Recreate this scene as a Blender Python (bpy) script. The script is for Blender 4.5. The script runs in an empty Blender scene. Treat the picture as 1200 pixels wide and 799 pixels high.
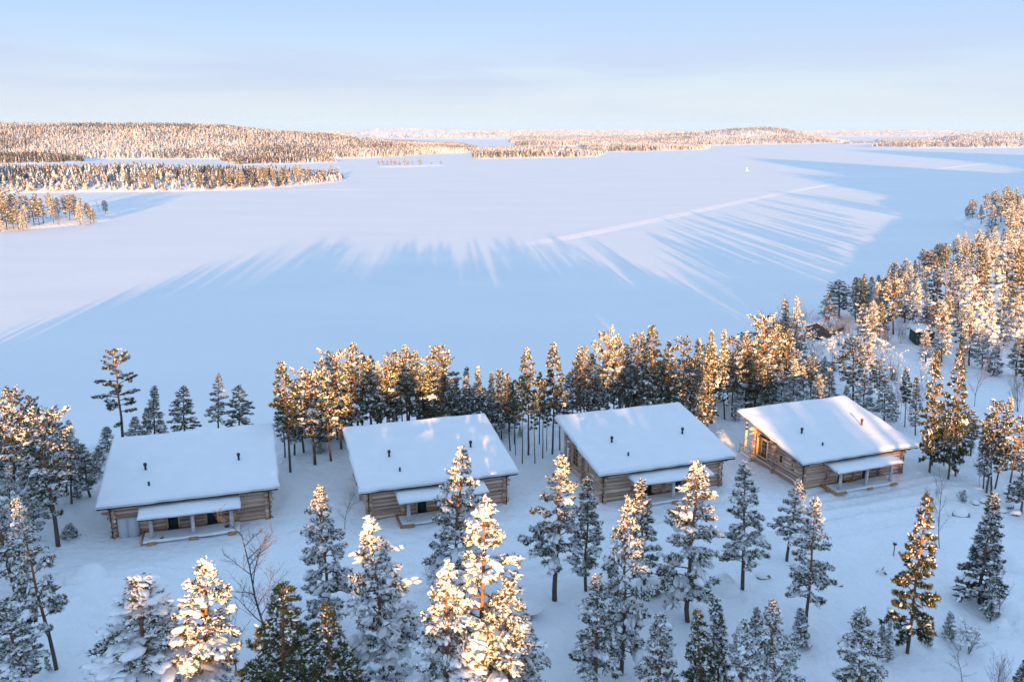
import bpy, math, random
import numpy as np
from mathutils import Matrix, Vector

R = math.radians
scene = bpy.context.scene
COL = scene.collection

# ------------------------------------------------------------------ camera
CAMZ = 44.5
FPX, PITCH, ROLL = 971.7, 0.24942, 0.0024          # focal length in photo pixels (1200 wide), pitch down, roll
cam_d = bpy.data.cameras.new('camera')
cam = bpy.data.objects.new('camera', cam_d)
COL.objects.link(cam)
cam_d.sensor_width = 36.0
cam_d.lens = FPX / 1200 * 36
cam_d.clip_start = 1.0
cam_d.clip_end = 60000
cam.matrix_world = Matrix.Translation((0, 0, CAMZ)) @ Matrix.Rotation(math.pi / 2 - PITCH, 4, 'X') @ Matrix.Rotation(ROLL, 4, 'Z')
scene.camera = cam

# ------------------------------------------------------------------ light
SUN_EL = 4.3
SUN_ROT = 175.2                                     # the sun stands low behind the camera
SUN_STRENGTH = 2.4
SUN_COL = (1.0, 0.52, 0.17)
SKY_STRENGTH = 0.15
EXPOSURE = 2.58
w = bpy.data.worlds.new('World')
scene.world = w
w.use_nodes = True
nt = w.node_tree
nt.nodes.clear()
def N(nt, t, **kw):
    n = nt.nodes.new(t)
    for k, v in kw.items():
        setattr(n, k, v)
    return n
sky = N(nt, 'ShaderNodeTexSky', sky_type='NISHITA')
sky.sun_disc = False
sky.sun_elevation = R(SUN_EL)
sky.sun_rotation = R(SUN_ROT)
sky.altitude = 150
sky.air_density = 1.0
sky.dust_density = 0.6
sky.ozone_density = 2.0
bg = N(nt, 'ShaderNodeBackground')
bg.inputs['Strength'].default_value = SKY_STRENGTH
wo = N(nt, 'ShaderNodeOutputWorld')
L = nt.links
def mth(op, a, b=None, clamp=False):
    n = N(nt, 'ShaderNodeMath', operation=op); n.use_clamp = clamp
    for i, v in enumerate((a, b)):
        if v is None: continue
        if isinstance(v, (int, float)): n.inputs[i].default_value = v
        else: L.new(v, n.inputs[i])
    return n.outputs[0]
tc = N(nt, 'ShaderNodeTexCoord')
sx = N(nt, 'ShaderNodeSeparateXYZ'); L.new(tc.outputs['Generated'], sx.inputs[0])
zel = sx.outputs['Z']
# thin high veil that whitens the air toward the horizon
veil = N(nt, 'ShaderNodeValToRGB'); ve = veil.color_ramp.elements
ve[0].position = 0.0; ve[0].color = (.82, .90, .99, 1)
ve[1].position = 1.0; ve[1].color = (.67, .88, 1.15, 1)
for p_, c_ in ((.045, (.78, .89, 1.02)), (.10, (.58, .77, 1.07)), (.18, (.42, .62, 1.05))):
    e = ve.new(p_); e.color = (*c_, 1)
L.new(zel, veil.inputs['Fac'])
mr1 = N(nt, 'ShaderNodeMapRange', interpolation_type='SMOOTHSTEP')
mr1.inputs['From Min'].default_value = .15; mr1.inputs['From Max'].default_value = .75
mr1.inputs['To Min'].default_value = .97; mr1.inputs['To Max'].default_value = .5
L.new(zel, mr1.inputs['Value'])
mxv = N(nt, 'ShaderNodeMix', data_type='RGBA')
L.new(mr1.outputs[0], mxv.inputs['Factor']); L.new(sky.outputs['Color'], mxv.inputs['A']); L.new(veil.outputs['Color'], mxv.inputs['B'])
# faint lavender cloud bars low over the lake
mp = N(nt, 'ShaderNodeMapping'); mp.inputs['Scale'].default_value = (1.5, 1.5, 15.0); mp.inputs['Location'].default_value = (.35, .2, .4)
no = N(nt, 'ShaderNodeTexNoise'); no.inputs['Scale'].default_value = 1.5; no.inputs['Detail'].default_value = 6; no.inputs['Roughness'].default_value = .5; no.inputs['Distortion'].default_value = .3
L.new(tc.outputs['Generated'], mp.inputs['Vector']); L.new(mp.outputs['Vector'], no.inputs['Vector'])
rp = N(nt, 'ShaderNodeMapRange', interpolation_type='SMOOTHSTEP'); rp.inputs['From Min'].default_value = .36; rp.inputs['From Max'].default_value = .62
L.new(no.outputs['Fac'], rp.inputs['Value'])
dz = mth('DIVIDE', mth('SUBTRACT', zel, .066), .035)
g1 = mth('POWER', 2.718, mth('MULTIPLY', mth('MULTIPLY', dz, dz), -1.0))
fac = mth('MULTIPLY', mth('MULTIPLY', rp.outputs[0], mth('ADD', g1, .12)), .62, True)
mxc = N(nt, 'ShaderNodeMix', data_type='RGBA'); mxc.inputs['B'].default_value = (.64, .74, 1.02, 1)
L.new(fac, mxc.inputs['Factor']); L.new(mxv.outputs['Result'], mxc.inputs['A'])
L.new(mxc.outputs['Result'], bg.inputs['Color'])
nt.links.new(bg.outputs['Background'], wo.inputs['Surface'])

sd = bpy.data.lights.new('sun', 'SUN')
sd.energy = SUN_STRENGTH
sd.angle = R(0.5)
sd.color = SUN_COL
sun = bpy.data.objects.new('sun', sd)
COL.objects.link(sun)
SDIR = Vector((math.sin(R(SUN_ROT)) * math.cos(R(SUN_EL)), math.cos(R(SUN_ROT)) * math.cos(R(SUN_EL)), math.sin(R(SUN_EL))))
sun.rotation_euler = SDIR.to_track_quat('Z', 'Y').to_euler()
sun.location = SDIR * 300
scene.view_settings.view_transform = 'Standard'
scene.view_settings.look = 'None'
scene.view_settings.exposure = EXPOSURE
scene.view_settings.gamma = 1.0
scene.cycles.max_bounces = 8
scene.cycles.diffuse_bounces = 7
scene.cycles.use_denoising = True

rng = np.random.default_rng(7)
random.seed(7)

# ------------------------------------------------------------------ materials
def mat(name, rough=0.8, spec=0.3):
    m = bpy.data.materials.new(name)
    m.use_nodes = True
    b = m.node_tree.nodes['Principled BSDF']
    b.inputs['Roughness'].default_value = rough
    b.inputs['Specular IOR Level'].default_value = spec
    return m, m.node_tree, b

def noise_col(name, stops, scale=1.0, stretch=(1, 1, 1), detail=4, rough=0.8, spec=0.25, bump=0.0, bump_scale=None,
              coord='Object', rand=0.0, dist=0.05):
    """a colour ramp over a 3D noise, with relief and a little per-object variation"""
    m, t, b = mat(name, rough, spec)
    tc = N(t, 'ShaderNodeTexCoord')
    mp = N(t, 'ShaderNodeMapping')
    mp.inputs['Scale'].default_value = stretch
    no = N(t, 'ShaderNodeTexNoise')
    no.inputs['Scale'].default_value = scale
    no.inputs['Detail'].default_value = detail
    no.inputs['Roughness'].default_value = 0.6
    cr = N(t, 'ShaderNodeValToRGB')
    e = cr.color_ramp.elements
    while len(e) < len(stops):
        e.new(0.5)
    for el, (p, c) in zip(e, stops):
        el.position = p
        el.color = (*c, 1)
    src = tc.outputs[coord]
    if coord == 'Object' and rand:
        oi = N(t, 'ShaderNodeObjectInfo')
        ad = N(t, 'ShaderNodeVectorMath', operation='MULTIPLY_ADD')
        ad.inputs[1].default_value = (1, 1, 1)
        cx = N(t, 'ShaderNodeCombineXYZ')
        ml = N(t, 'ShaderNodeMath', operation='MULTIPLY')
        ml.inputs[1].default_value = 50
        t.links.new(oi.outputs['Random'], ml.inputs[0])
        t.links.new(ml.outputs[0], cx.inputs[0])
        t.links.new(src, ad.inputs[0])
        t.links.new(cx.outputs[0], ad.inputs[2])
        src = ad.outputs[0]
    t.links.new(src, mp.inputs['Vector'])
    t.links.new(mp.outputs['Vector'], no.inputs['Vector'])
    t.links.new(no.outputs['Fac'], cr.inputs['Fac'])
    out = cr.outputs['Color']
    if rand:
        oi2 = N(t, 'ShaderNodeObjectInfo')
        mr = N(t, 'ShaderNodeMapRange')
        mr.inputs['To Min'].default_value = 1 - rand
        mr.inputs['To Max'].default_value = 1 + rand
        hs = N(t, 'ShaderNodeHueSaturation')
        t.links.new(oi2.outputs['Random'], mr.inputs['Value'])
        t.links.new(mr.outputs['Result'], hs.inputs['Value'])
        t.links.new(out, hs.inputs['Color'])
        out = hs.outputs['Color']
    t.links.new(out, b.inputs['Base Color'])
    if bump:
        bp = N(t, 'ShaderNodeBump')
        bp.inputs['Strength'].default_value = bump
        bp.inputs['Distance'].default_value = dist
        n2 = N(t, 'ShaderNodeTexNoise')
        n2.inputs['Scale'].default_value = bump_scale or scale
        n2.inputs['Detail'].default_value = 5
        t.links.new(mp.outputs['Vector'], n2.inputs['Vector'])
        t.links.new(n2.outputs['Fac'], bp.inputs['Height'])
        t.links.new(bp.outputs['Normal'], b.inputs['Normal'])
    return m

M = {}
M['ground'] = noise_col('ground snow', [(0.3, (.89, .91, .94)), (0.7, (.93, .94, .95))], scale=0.35, bump=.9, bump_scale=0.7, rough=.65, spec=.2, dist=.55)
M['lake'] = noise_col('lake snow', [(0.35, (.84, .85, .86)), (0.65, (.89, .89, .88))], scale=0.02, stretch=(.6, 1.6, 1), bump=.5, bump_scale=.12, rough=.6, spec=.2, dist=.12)
M['track'] = noise_col('packed snow', [(0.3, (.88, .89, .90)), (0.7, (.92, .92, .92))], scale=.5, rough=.6, bump=.3, dist=.05)
M['snow'] = noise_col('tree snow', [(0.3, (.86, .87, .89)), (0.7, (.92, .92, .92))], scale=3, bump=.5, bump_scale=6, rough=.6, spec=.2, dist=.06)
M['roof_snow'] = noise_col('roof snow', [(0.3, (.86, .87, .89)), (0.7, (.91, .91, .92))], scale=.6, bump=.35, bump_scale=1.2, rough=.6, spec=.2, dist=.08)
M['pine'] = noise_col('pine needles', [(0.3, (.062, .066, .024)), (0.55, (.10, .10, .03)), (.75, (.16, .135, .04))], scale=1.1, rough=.75, rand=.25)
M['spruce'] = noise_col('spruce needles', [(0.3, (.035, .048, .030)), (0.7, (.07, .08, .042))], scale=1.3, rough=.75, rand=.2)
M['birch_twig'] = noise_col('birch twigs', [(0.3, (.10, .065, .055)), (0.7, (.26, .19, .17))], scale=2, rough=.8, rand=.2)
M['twig_dark'] = noise_col('dark twigs', [(0.3, (.09, .075, .07)), (0.7, (.22, .18, .17))], scale=2, rough=.8, rand=.2)
M['log'] = noise_col('weathered logs', [(.23, (.21, .115, .075)), (.38, (.46, .28, .19)), (.54, (.60, .43, .33)), (.70, (.80, .74, .70))], scale=1.6,
                     stretch=(.35, 3.2, 3.2), detail=6, bump=.5, bump_scale=3, rand=.28, dist=.03)
M['log_end'] = noise_col('log ends', [(.3, (.34, .16, .08)), (.5, (.50, .29, .17)), (.7, (.72, .64, .60))], scale=4, rand=.3)
M['log_base'] = noise_col('pale plinth log', [(.3, (.26, .21, .15)), (.7, (.42, .36, .28))], scale=2, stretch=(.4, 3, 3), bump=.3, rand=.1)
M['post'] = noise_col('frosted log post', [(.3, (.42, .38, .37)), (.7, (.68, .66, .67))], scale=3, stretch=(2, 2, .5), rand=.1)
M['frame_wood'] = noise_col('yellow pine boards', [(.3, (.52, .34, .18)), (.7, (.70, .50, .31))], scale=3, stretch=(1, 1, .4), rand=.1)
M['deck_wood'] = noise_col('orange deck boards', [(.3, (.36, .18, .08)), (.7, (.52, .29, .14))], scale=4, rand=.15)
M['fascia'] = noise_col('dark fascia', [(.3, (.05, .035, .03)), (.7, (.09, .065, .055))], scale=3)
M['metal_dark'] = noise_col('black metal', [(.3, (.018, .018, .022)), (.7, (.03, .03, .036))], scale=6, rough=.45, spec=.5)
M['metal_rust'] = noise_col('brown metal', [(.3, (.09, .04, .03)), (.7, (.14, .07, .05))], scale=9, rough=.6)
M['door'] = noise_col('dark green door', [(.3, (.02, .035, .045)), (.7, (.03, .05, .06))], scale=3, rough=.4, spec=.5)
M['panel'] = noise_col('pale painted panel', [(.3, (.50, .53, .56)), (.7, (.58, .60, .63))], scale=1.5, rough=.6)
M['panel_foot'] = noise_col('turquoise sill', [(.3, (.22, .36, .40)), (.7, (.28, .42, .46))], scale=3)
M['rock'] = noise_col('granite', [(.3, (.10, .09, .085)), (.5, (.22, .19, .17)), (.7, (.34, .27, .22))], scale=3, bump=.6, rough=.85)
M['brick'] = noise_col('red brick', [(.3, (.28, .09, .06)), (.7, (.42, .16, .10))], scale=8)
M['red_wall'] = noise_col('dull red boards', [(.3, (.10, .05, .045)), (.7, (.15, .075, .065))], scale=2, stretch=(4, 4, .5))
M['green_wall'] = noise_col('dark green boards', [(.3, (.012, .04, .035)), (.7, (.02, .06, .05))], scale=2)
M['old_log'] = noise_col('old brown logs', [(.3, (.10, .065, .055)), (.7, (.20, .15, .13))], scale=2, stretch=(.5, 3, 3), rand=.2)

# pine bark: grey-brown low down, flaking orange higher up
m, t, b = mat('pine bark', .85)
tc = N(t, 'ShaderNodeTexCoord'); sp = N(t, 'ShaderNodeSeparateXYZ'); mr = N(t, 'ShaderNodeMapRange')
mr.inputs['From Min'].default_value = 2.5; mr.inputs['From Max'].default_value = 7
mx = N(t, 'ShaderNodeMix', data_type='RGBA'); no = N(t, 'ShaderNodeTexNoise'); no.inputs['Scale'].default_value = 5
cr = N(t, 'ShaderNodeValToRGB'); cr.color_ramp.elements[0].color = (.05, .035, .03, 1); cr.color_ramp.elements[1].color = (.16, .11, .09, 1)
cr2 = N(t, 'ShaderNodeValToRGB'); cr2.color_ramp.elements[0].color = (.20, .085, .035, 1); cr2.color_ramp.elements[1].color = (.42, .21, .10, 1)
t.links.new(tc.outputs['Object'], sp.inputs[0]); t.links.new(sp.outputs['Z'], mr.inputs['Value']); t.links.new(mr.outputs[0], mx.inputs['Factor'])
t.links.new(tc.outputs['Object'], no.inputs['Vector']); t.links.new(no.outputs['Fac'], cr.inputs[0]); t.links.new(no.outputs['Fac'], cr2.inputs[0])
t.links.new(cr.outputs[0], mx.inputs['A']); t.links.new(cr2.outputs[0], mx.inputs['B']); t.links.new(mx.outputs['Result'], b.inputs['Base Color'])
M['bark'] = m

# window glass
m, t, b = mat('window glass', .08, .5)
b.inputs['Base Color'].default_value = (.02, .03, .045, 1)
b.inputs['Coat Weight'].default_value = .5
M['glass'] = m
m, t, b = mat('railing glass', .03, .5)
b.inputs['Base Color'].default_value = (.85, .92, .92, 1)
b.inputs['Transmission Weight'].default_value = .9
b.inputs['Alpha'].default_value = .45
M['clear_glass'] = m

# distant snowy woods: crowns mottled with snow, colour driven by each tree's own snow load
def wood_mat(name, lo, hi, sc):
    m, t, b = mat(name, .8, .2)
    ge = N(t, 'ShaderNodeNewGeometry'); no = N(t, 'ShaderNodeTexNoise'); no.inputs['Scale'].default_value = sc; no.inputs['Detail'].default_value = 3
    at = N(t, 'ShaderNodeAttribute', attribute_name='load')
    ad = N(t, 'ShaderNodeMath', operation='ADD'); cr = N(t, 'ShaderNodeMapRange')
    cr.inputs['From Min'].default_value = .98; cr.inputs['From Max'].default_value = 1.18
    no2 = N(t, 'ShaderNodeTexNoise'); no2.inputs['Scale'].default_value = sc * .35
    nc = N(t, 'ShaderNodeValToRGB'); nc.color_ramp.elements[0].position = .35; nc.color_ramp.elements[1].position = .65
    nc.color_ramp.elements[0].color = (*lo, 1); nc.color_ramp.elements[1].color = (*hi, 1)
    mx = N(t, 'ShaderNodeMix', data_type='RGBA'); mx.inputs['B'].default_value = (.74, .75, .80, 1)
    t.links.new(ge.outputs['Position'], no.inputs['Vector']); t.links.new(ge.outputs['Position'], no2.inputs['Vector'])
    t.links.new(no.outputs['Fac'], ad.inputs[0]); t.links.new(at.outputs['Fac'], ad.inputs[1]); t.links.new(ad.outputs[0], cr.inputs['Value'])
    t.links.new(no2.outputs['Fac'], nc.inputs[0]); t.links.new(nc.outputs[0], mx.inputs['A']); t.links.new(cr.outputs[0], mx.inputs['Factor'])
    t.links.new(mx.outputs['Result'], b.inputs['Base Color'])
    return m
M['far_wood'] = wood_mat('distant woods', (.06, .062, .04), (.15, .115, .085), .9)

# ------------------------------------------------------------------ helpers
def mesh_np(name, V, F, material, smooth=False, attr=None):
    """V (n,3); F list of index arrays, each (k, 3 or 4)"""
    me = bpy.data.meshes.new(name)
    V = np.asarray(V, np.float32)
    if isinstance(F, np.ndarray):
        F = [F]
    F = [np.asarray(f, np.int32) for f in F if len(f)]
    me.vertices.add(len(V))
    me.vertices.foreach_set('co', V.ravel())
    nl = sum(f.size for f in F)
    nf = sum(len(f) for f in F)
    me.loops.add(nl)
    me.loops.foreach_set('vertex_index', np.concatenate([f.ravel() for f in F]))
    me.polygons.add(nf)
    tot = np.concatenate([np.full(len(f), f.shape[1], np.int32) for f in F])
    st = np.concatenate([[0], np.cumsum(tot)[:-1]]).astype(np.int32)
    me.polygons.foreach_set('loop_start', st)
    me.polygons.foreach_set('loop_total', tot)
    if smooth:
        me.polygons.foreach_set('use_smooth', np.ones(nf, bool))
    if attr is not None:
        a = me.attributes.new('load', 'FLOAT', 'POINT')
        a.data.foreach_set('value', np.asarray(attr, np.float32))
    me.update(calc_edges=True)
    me.validate()
    if material:
        me.materials.append(material)
    return me

def link(name, me, parent=None, loc=(0, 0, 0), rot=(0, 0, 0), scale=(1, 1, 1)):
    o = bpy.data.objects.new(name, me)
    COL.objects.link(o)
    o.parent = parent
    o.location = loc
    o.rotation_euler = rot
    o.scale = scale
    return o

def tag(o, label=None, cat=None, group=None, kind=None):
    if label: o['label'] = label
    if cat: o['category'] = cat
    if group: o['group'] = group
    if kind: o['kind'] = kind
    return o

class MB:
    """collects boxes, tubes and blobs for one mesh"""
    def __init__(s):
        s.V = []; s.T = []; s.Q = []; s.n = 0
    def add(s, V, T=None, Q=None):
        V = np.asarray(V, float)
        if T is not None and len(T): s.T.append(np.asarray(T) + s.n)
        if Q is not None and len(Q): s.Q.append(np.asarray(Q) + s.n)
        s.V.append(V); s.n += len(V)
        return s
    def box(s, x0, x1, y0, y1, z0, z1, bev=0.0, rot=None):
        if bev <= 0:
            V = np.array([(x, y, z) for z in (z0, z1) for y in (y0, y1) for x in (x0, x1)], float)
            Q = [(0, 2, 3, 1), (4, 5, 7, 6), (0, 1, 5, 4), (2, 6, 7, 3), (0, 4, 6, 2), (1, 3, 7, 5)]
        else:
            b = bev
            P = []
            for z, k in ((z0, b), (z0 + b, 0), (z1 - b, 0), (z1, b)):
                P += [(x0 + k, y0 + k, z), (x1 - k, y0 + k, z), (x1 - k, y1 - k, z), (x0 + k, y1 - k, z)]
            V = np.array(P, float)
            Q = [(3, 2, 1, 0), (12, 13, 14, 15)]
            for l in range(3):
                for i in range(4):
                    j = (i + 1) % 4
                    Q.append((l * 4 + i, l * 4 + j, l * 4 + 4 + j, l * 4 + 4 + i))
        if rot is not None:
            V = V @ np.array(rot).T
        return s.add(V, None, Q)
    def tube(s, pts, rad, n=8, caps=True):
        pts = np.asarray(pts, float); k = len(pts)
        rad = np.broadcast_to(np.asarray(rad, float), (k,)) if np.ndim(rad) <= 1 else rad
        tan = np.gradient(pts, axis=0) if k > 1 else np.array([[0, 0, 1.]])
        tan /= np.linalg.norm(tan, axis=1)[:, None] + 1e-9
        ref = np.array([0, 0, 1.]) if abs(tan[0][2]) < .9 else np.array([1., 0, 0])
        a = np.cross(tan, ref); a /= np.linalg.norm(a, axis=1)[:, None] + 1e-9
        b = np.cross(tan, a)
        th = np.arange(n) * 2 * np.pi / n
        V = pts[:, None] + rad[:, None, None] * (np.cos(th)[None, :, None] * a[:, None] + np.sin(th)[None, :, None] * b[:, None])
        i = np.arange(n); j = (i + 1) % n
        Q = np.concatenate([np.stack([l * n + i, l * n + n + i, l * n + n + j, l * n + j], -1) for l in range(k - 1)])
        V = V.reshape(-1, 3)
        if caps:
            V = np.vstack([V, pts[:1], pts[-1:]])
            T = np.concatenate([np.stack([np.full(n, k * n), i, j], -1), np.stack([np.full(n, k * n + 1), (k - 1) * n + j, (k - 1) * n + i], -1)])
            return s.add(V, T, Q)
        return s.add(V, None, Q)
    def mesh(s, name, material, smooth=False):
        F = []
        if s.Q: F.append(np.concatenate(s.Q))
        if s.T: F.append(np.concatenate(s.T))
        return mesh_np(name, np.concatenate(s.V), F, material, smooth)
    def build(s, name, material, parent=None, smooth=False, **kw):
        return link(name, s.mesh(name, material, smooth), parent, **kw)

def smoothstep(a, b, x):
    t_ = np.clip((x - a) / (b - a), 0, 1)
    return t_ * t_ * (3 - 2 * t_)

# tileless value noise, vectorised
_perm = rng.permutation(4096)
_val = rng.random(4096) * 2 - 1
def vnoise(x, y):
    xi = np.floor(x).astype(int); yi = np.floor(y).astype(int)
    fx = x - xi; fy = y - yi
    fx = fx * fx * (3 - 2 * fx); fy = fy * fy * (3 - 2 * fy)
    h = lambda a, b: _val[_perm[(a + _perm[b & 4095]) & 4095]]
    return (h(xi, yi) * (1 - fx) + h(xi + 1, yi) * fx) * (1 - fy) + (h(xi, yi + 1) * (1 - fx) + h(xi + 1, yi + 1) * fx) * fy

# ------------------------------------------------------------------ the near shore
HOUSES = [(-33.972, 82.369, .298, 5.24), (-9.421, 86.966, .311, 4.90), (15.414, 92.006, .322, 4.66), (39.311, 98.097, .348, 3.55)]
SHORE = np.array([(-2500, -900), (-400, -150), (-160, 0), (-100, 70), (-67, 104), (-50, 114), (-38, 117), (-26, 119), (-13, 121), (0, 122), (14, 127),
                  (29, 134), (48, 149), (63, 172), (83, 196), (122, 249), (163, 302), (217, 367), (224, 405), (239, 441), (291, 491),
                  (338, 553), (600, 700), (1100, 900), (3500, 1600)], float)
TE = math.tan(R(SUN_EL))
_ridge = np.array([(-400, 12), (-150, 14), (-100, 18), (-78, 23.5), (-60, 29.5), (-12, 30), (-10, 25), (-4.5, 25), (-3.5, 29), (-2.4, 28.5), (1.2, 28.5), (2, 29), (8.5, 29), (9.5, 25), (13, 25), (14, 29), (42, 28.5),
                   (43.5, 22.5), (47.5, 22.5), (49, 28), (60, 26.5), (62, 24), (66, 22), (72, 21), (85, 26), (110, 27), (180, 27), (260, 30), (398, 34), (600, 36), (2000, 50)], float)
RIDGE_GAPS = [(-9.5, -5), (9.5, 13), (43.5, 47.5), (61, 63)]  # ridge woods thinned here to let sun onto chosen trees
BUMPS = []                                          # (x, y, radius, height) snow-buried knolls
def ground_h(x, y):
    x = np.asarray(x, float); y = np.asarray(y, float)
    ys = np.interp(x, SHORE[:, 0], SHORE[:, 1])
    sl = (np.interp(x + 4, SHORE[:, 0], SHORE[:, 1]) - np.interp(x - 4, SHORE[:, 0], SHORE[:, 1])) / 8
    d = (ys - y) / np.sqrt(1 + sl * sl)
    d = d + 1.2 * vnoise(x * .12, y * .12)
    inland = 5.24 - .0233 * (np.clip(x, -60, 40) + 34)
    inland = inland - 2.2 * np.exp(-((x - 75) / 22.) ** 2) * smoothstep(150, 90, y)
    inland = inland + .035 * np.clip(x - 90, 0, 400)
    h = -2.5 + (inland + 2.5) * smoothstep(-9, 13, d) ** .8
    h = h + 60 * np.exp(-((x - 480) / 95.) ** 2 - ((y - 330) / 150.) ** 2) + 34 * np.exp(-((x - 345) / 60.) ** 2 - ((y - 190) / 90.) ** 2) + 85 * np.exp(-((x - 930) / 190.) ** 2 - ((y - 620) / 190.) ** 2)  # unseen hills at right, raised to throw shade on the lake
    # unseen forested ridge behind the camera, its crest shaped for the shade
    x0 = x + (y + 100) * .0849
    need = np.interp(x0, _ridge[:, 0], _ridge[:, 1]) - 5.0
    need = np.maximum(need, 4.0)
    rd = smoothstep(12, -88, y) * smoothstep(-420, -112, y)
    h = h * (1 - rd) + need * rd * smoothstep(-5, 30, d) + h * rd * (1 - smoothstep(-5, 30, d))
    inl = smoothstep(2, 14, d)
    h = h + inl * (.42 * vnoise(x * .07 + 9, y * .07) + .22 * vnoise(x * .25, y * .25 + 5) + .07 * vnoise(x * .8, y * .8))
    for bx, by, br, bh in BUMPS:
        r2 = ((x - bx) ** 2 + (y - by) ** 2) / br ** 2
        h = h + bh * np.exp(-np.clip(r2, 0, 40) ** 1.6)
    # levelled plots and swept lane along the cabins
    for hx, hy, ha, hz in HOUSES:
        c, s = math.cos(ha), math.sin(ha)
        lx = c * (x - hx) + s * (y - hy); ly = -s * (x - hx) + c * (y - hy)
        q = np.maximum(np.abs(lx) / 13., np.abs(ly + 1) / 12.)
        k = smoothstep(1.15, .72, q)
        h = h * (1 - k) + (hz - .12 + .05 * vnoise(x * .5, y * .5)) * k
    lane = (y - (71 + .30 * x + .0005 * x * x))
    inx = smoothstep(-52, -44, x) * smoothstep(66, 56, x)
    for off in (-2.4, -.9, .9, 2.1, 4.4, 5.6, 7.4):
        h = h - inx * .38 * np.exp(-((lane - off + .9 * vnoise(x * .05, off + x * 0)) / .46) ** 2)
    return h

def ray(px, py):
    a, b_ = px - 600, py - 399.5
    c, s = math.cos(ROLL), math.sin(ROLL)
    u = c * a + s * b_; v = -s * a + c * b_
    return np.array([u / FPX, math.cos(PITCH) - math.sin(PITCH) * v / FPX, -math.sin(PITCH) - math.cos(PITCH) * v / FPX])
def at_z(px, py, z=0.0):
    d = ray(px, py); k = (z - CAMZ) / d[2]
    return np.array([0, 0, CAMZ]) + k * d
def on_ground(px, py):
    z = 4.0
    for _ in range(25):
        p = at_z(px, py, z)
        z = .5 * z + .5 * max(0.0, float(ground_h(p[0], p[1])))
    return at_z(px, py, z)

for px, py, r_, h_ in [(100, 675, 2.6, .9), (152, 695, 3.6, 1.1), (92, 725, 3.2, .8), (100, 760, 2.2, .6), (75, 700, 2.0, .4), (590, 708, 2.6, .9),
                       (762, 690, 2.2, .7), (655, 757, 2.0, .5), (1020, 715, 3.5, .6), (960, 725, 3.4, .6), (1010, 665, 1.6, .35), (1135, 610, 3, .5),
                       (250, 560 + 20, 3, .2), (1052, 434, 2.6, 1.6), (1165, 690, 2.5, .5), (480, 760, 3.0, .4), (880, 780, 3, .5), (350, 545, 4, .8)]:
    p = at_z(px, py, 4.4)
    BUMPS.append((p[0], p[1], r_, h_))

def lines(lo, hi, step, far_lo, far_hi, g=1.12):
    a = list(np.arange(lo, hi + .01, step))
    s_ = step
    while a[-1] < far_hi:
        s_ *= g; a.append(a[-1] + s_)
    s_ = step
    while a[0] > far_lo:
        s_ *= g; a.insert(0, a[0] - s_)
    return np.array(a)
gx = lines(-62, 78, .55, -2400, 3400, 1.07)
gy = lines(38, 134, .5, -1400, 1550, 1.06)
X, Y = np.meshgrid(gx, gy)
Z = ground_h(X, Y)
nx, ny = len(gx), len(gy)
idx = np.arange(nx * ny).reshape(ny, nx)
Q = np.stack([idx[:-1, :-1], idx[:-1, 1:], idx[1:, 1:], idx[1:, :-1]], -1).reshape(-1, 4)
keep = (Z.ravel()[Q].max(1) > -2.3)
Q = Q[keep]
g = link('snow_ground', mesh_np('snow_ground', np.stack([X, Y, Z], -1).reshape(-1, 3), Q, M['ground'], True))
tag(g, 'snow covered shore and wooded ground round the cabins', kind='structure')

# frozen lake
lk = MB().add([(-12000, -1400, 0), (12000, -1400, 0), (12000, 14000, 0), (-12000, 14000, 0)], None, [(0, 1, 2, 3)]).build('frozen_lake', M['lake'])
tag(lk, 'snow covered frozen lake', kind='structure')

# snowmobile track: low parallel berms thrown up across the lake
def berm(path, offs, width, height, name, label):
    P = np.array(path, float)
    seg = np.linalg.norm(np.diff(P, axis=0), axis=1); s_ = np.concatenate([[0], np.cumsum(seg)])
    tt = np.arange(0, s_[-1], 6.0)
    C = np.stack([np.interp(tt, s_, P[:, 0]), np.interp(tt, s_, P[:, 1])], -1)
    for _ in range(12):
        C[1:-1] = (C[:-2] + C[1:-1] * 2 + C[2:]) / 4
    T = np.gradient(C, axis=0); T /= np.linalg.norm(T, axis=1)[:, None]
    Nn = np.stack([-T[:, 1], T[:, 0]], -1)
    mb = MB()
    for off, wk in offs:
        wv = 1 + .4 * vnoise(tt * .03, np.full(len(tt), off * 7.3))
        fade = np.minimum(1, np.minimum(np.arange(len(tt)), np.arange(len(tt))[::-1]) / 8.)
        V = []
        for u, hh in ((-1, -.02), (-.45, .7), (0, 1), (.45, .7), (1, -.02)):
            q = C + Nn * (off + .25 * vnoise(tt * .02, np.full(len(tt), off))[:, None] + u * width * wk * wv[:, None] / 2)
            V.append(np.column_stack([q, np.maximum(-.03, height * wk * hh * fade)]))
        V = np.array(V); n_ = len(tt)
        i = np.arange(n_ - 1)
        Qs = np.concatenate([np.stack([l * n_ + i, l * n_ + i + 1, (l + 1) * n_ + i + 1, (l + 1) * n_ + i], -1) for l in range(4)])
        mb.add(V.reshape(-1, 3), None, Qs[:, ::-1])
    o = mb.build(name, M['track'], smooth=True)
    tag(o, label, kind='structure')
tr = [at_z(*p)[:2] for p in [(575, 292), (640, 283), (700, 272), (780, 255), (860, 238), (950, 220), (1030, 208), (1080, 201), (1110, 197), (1200, 186)]]
berm(tr, [(-3.2, 1), (-.9, .7), (1.0, .9), (3.4, .8)], 1.2, .13, 'snow_track', 'packed snowmobile track across the lake')
tr = [at_z(*p)[:2] for p in [(640, 216.5), (760, 217), (870, 218), (960, 216)]]
berm(tr, [(0, 1)], 3.0, .12, 'snow_track', 'faint straight track on the far ice')
tr = [at_z(*p)[:2] for p in [(0, 226.5), (150, 225), (320, 223), (480, 221.5)]]
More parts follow.
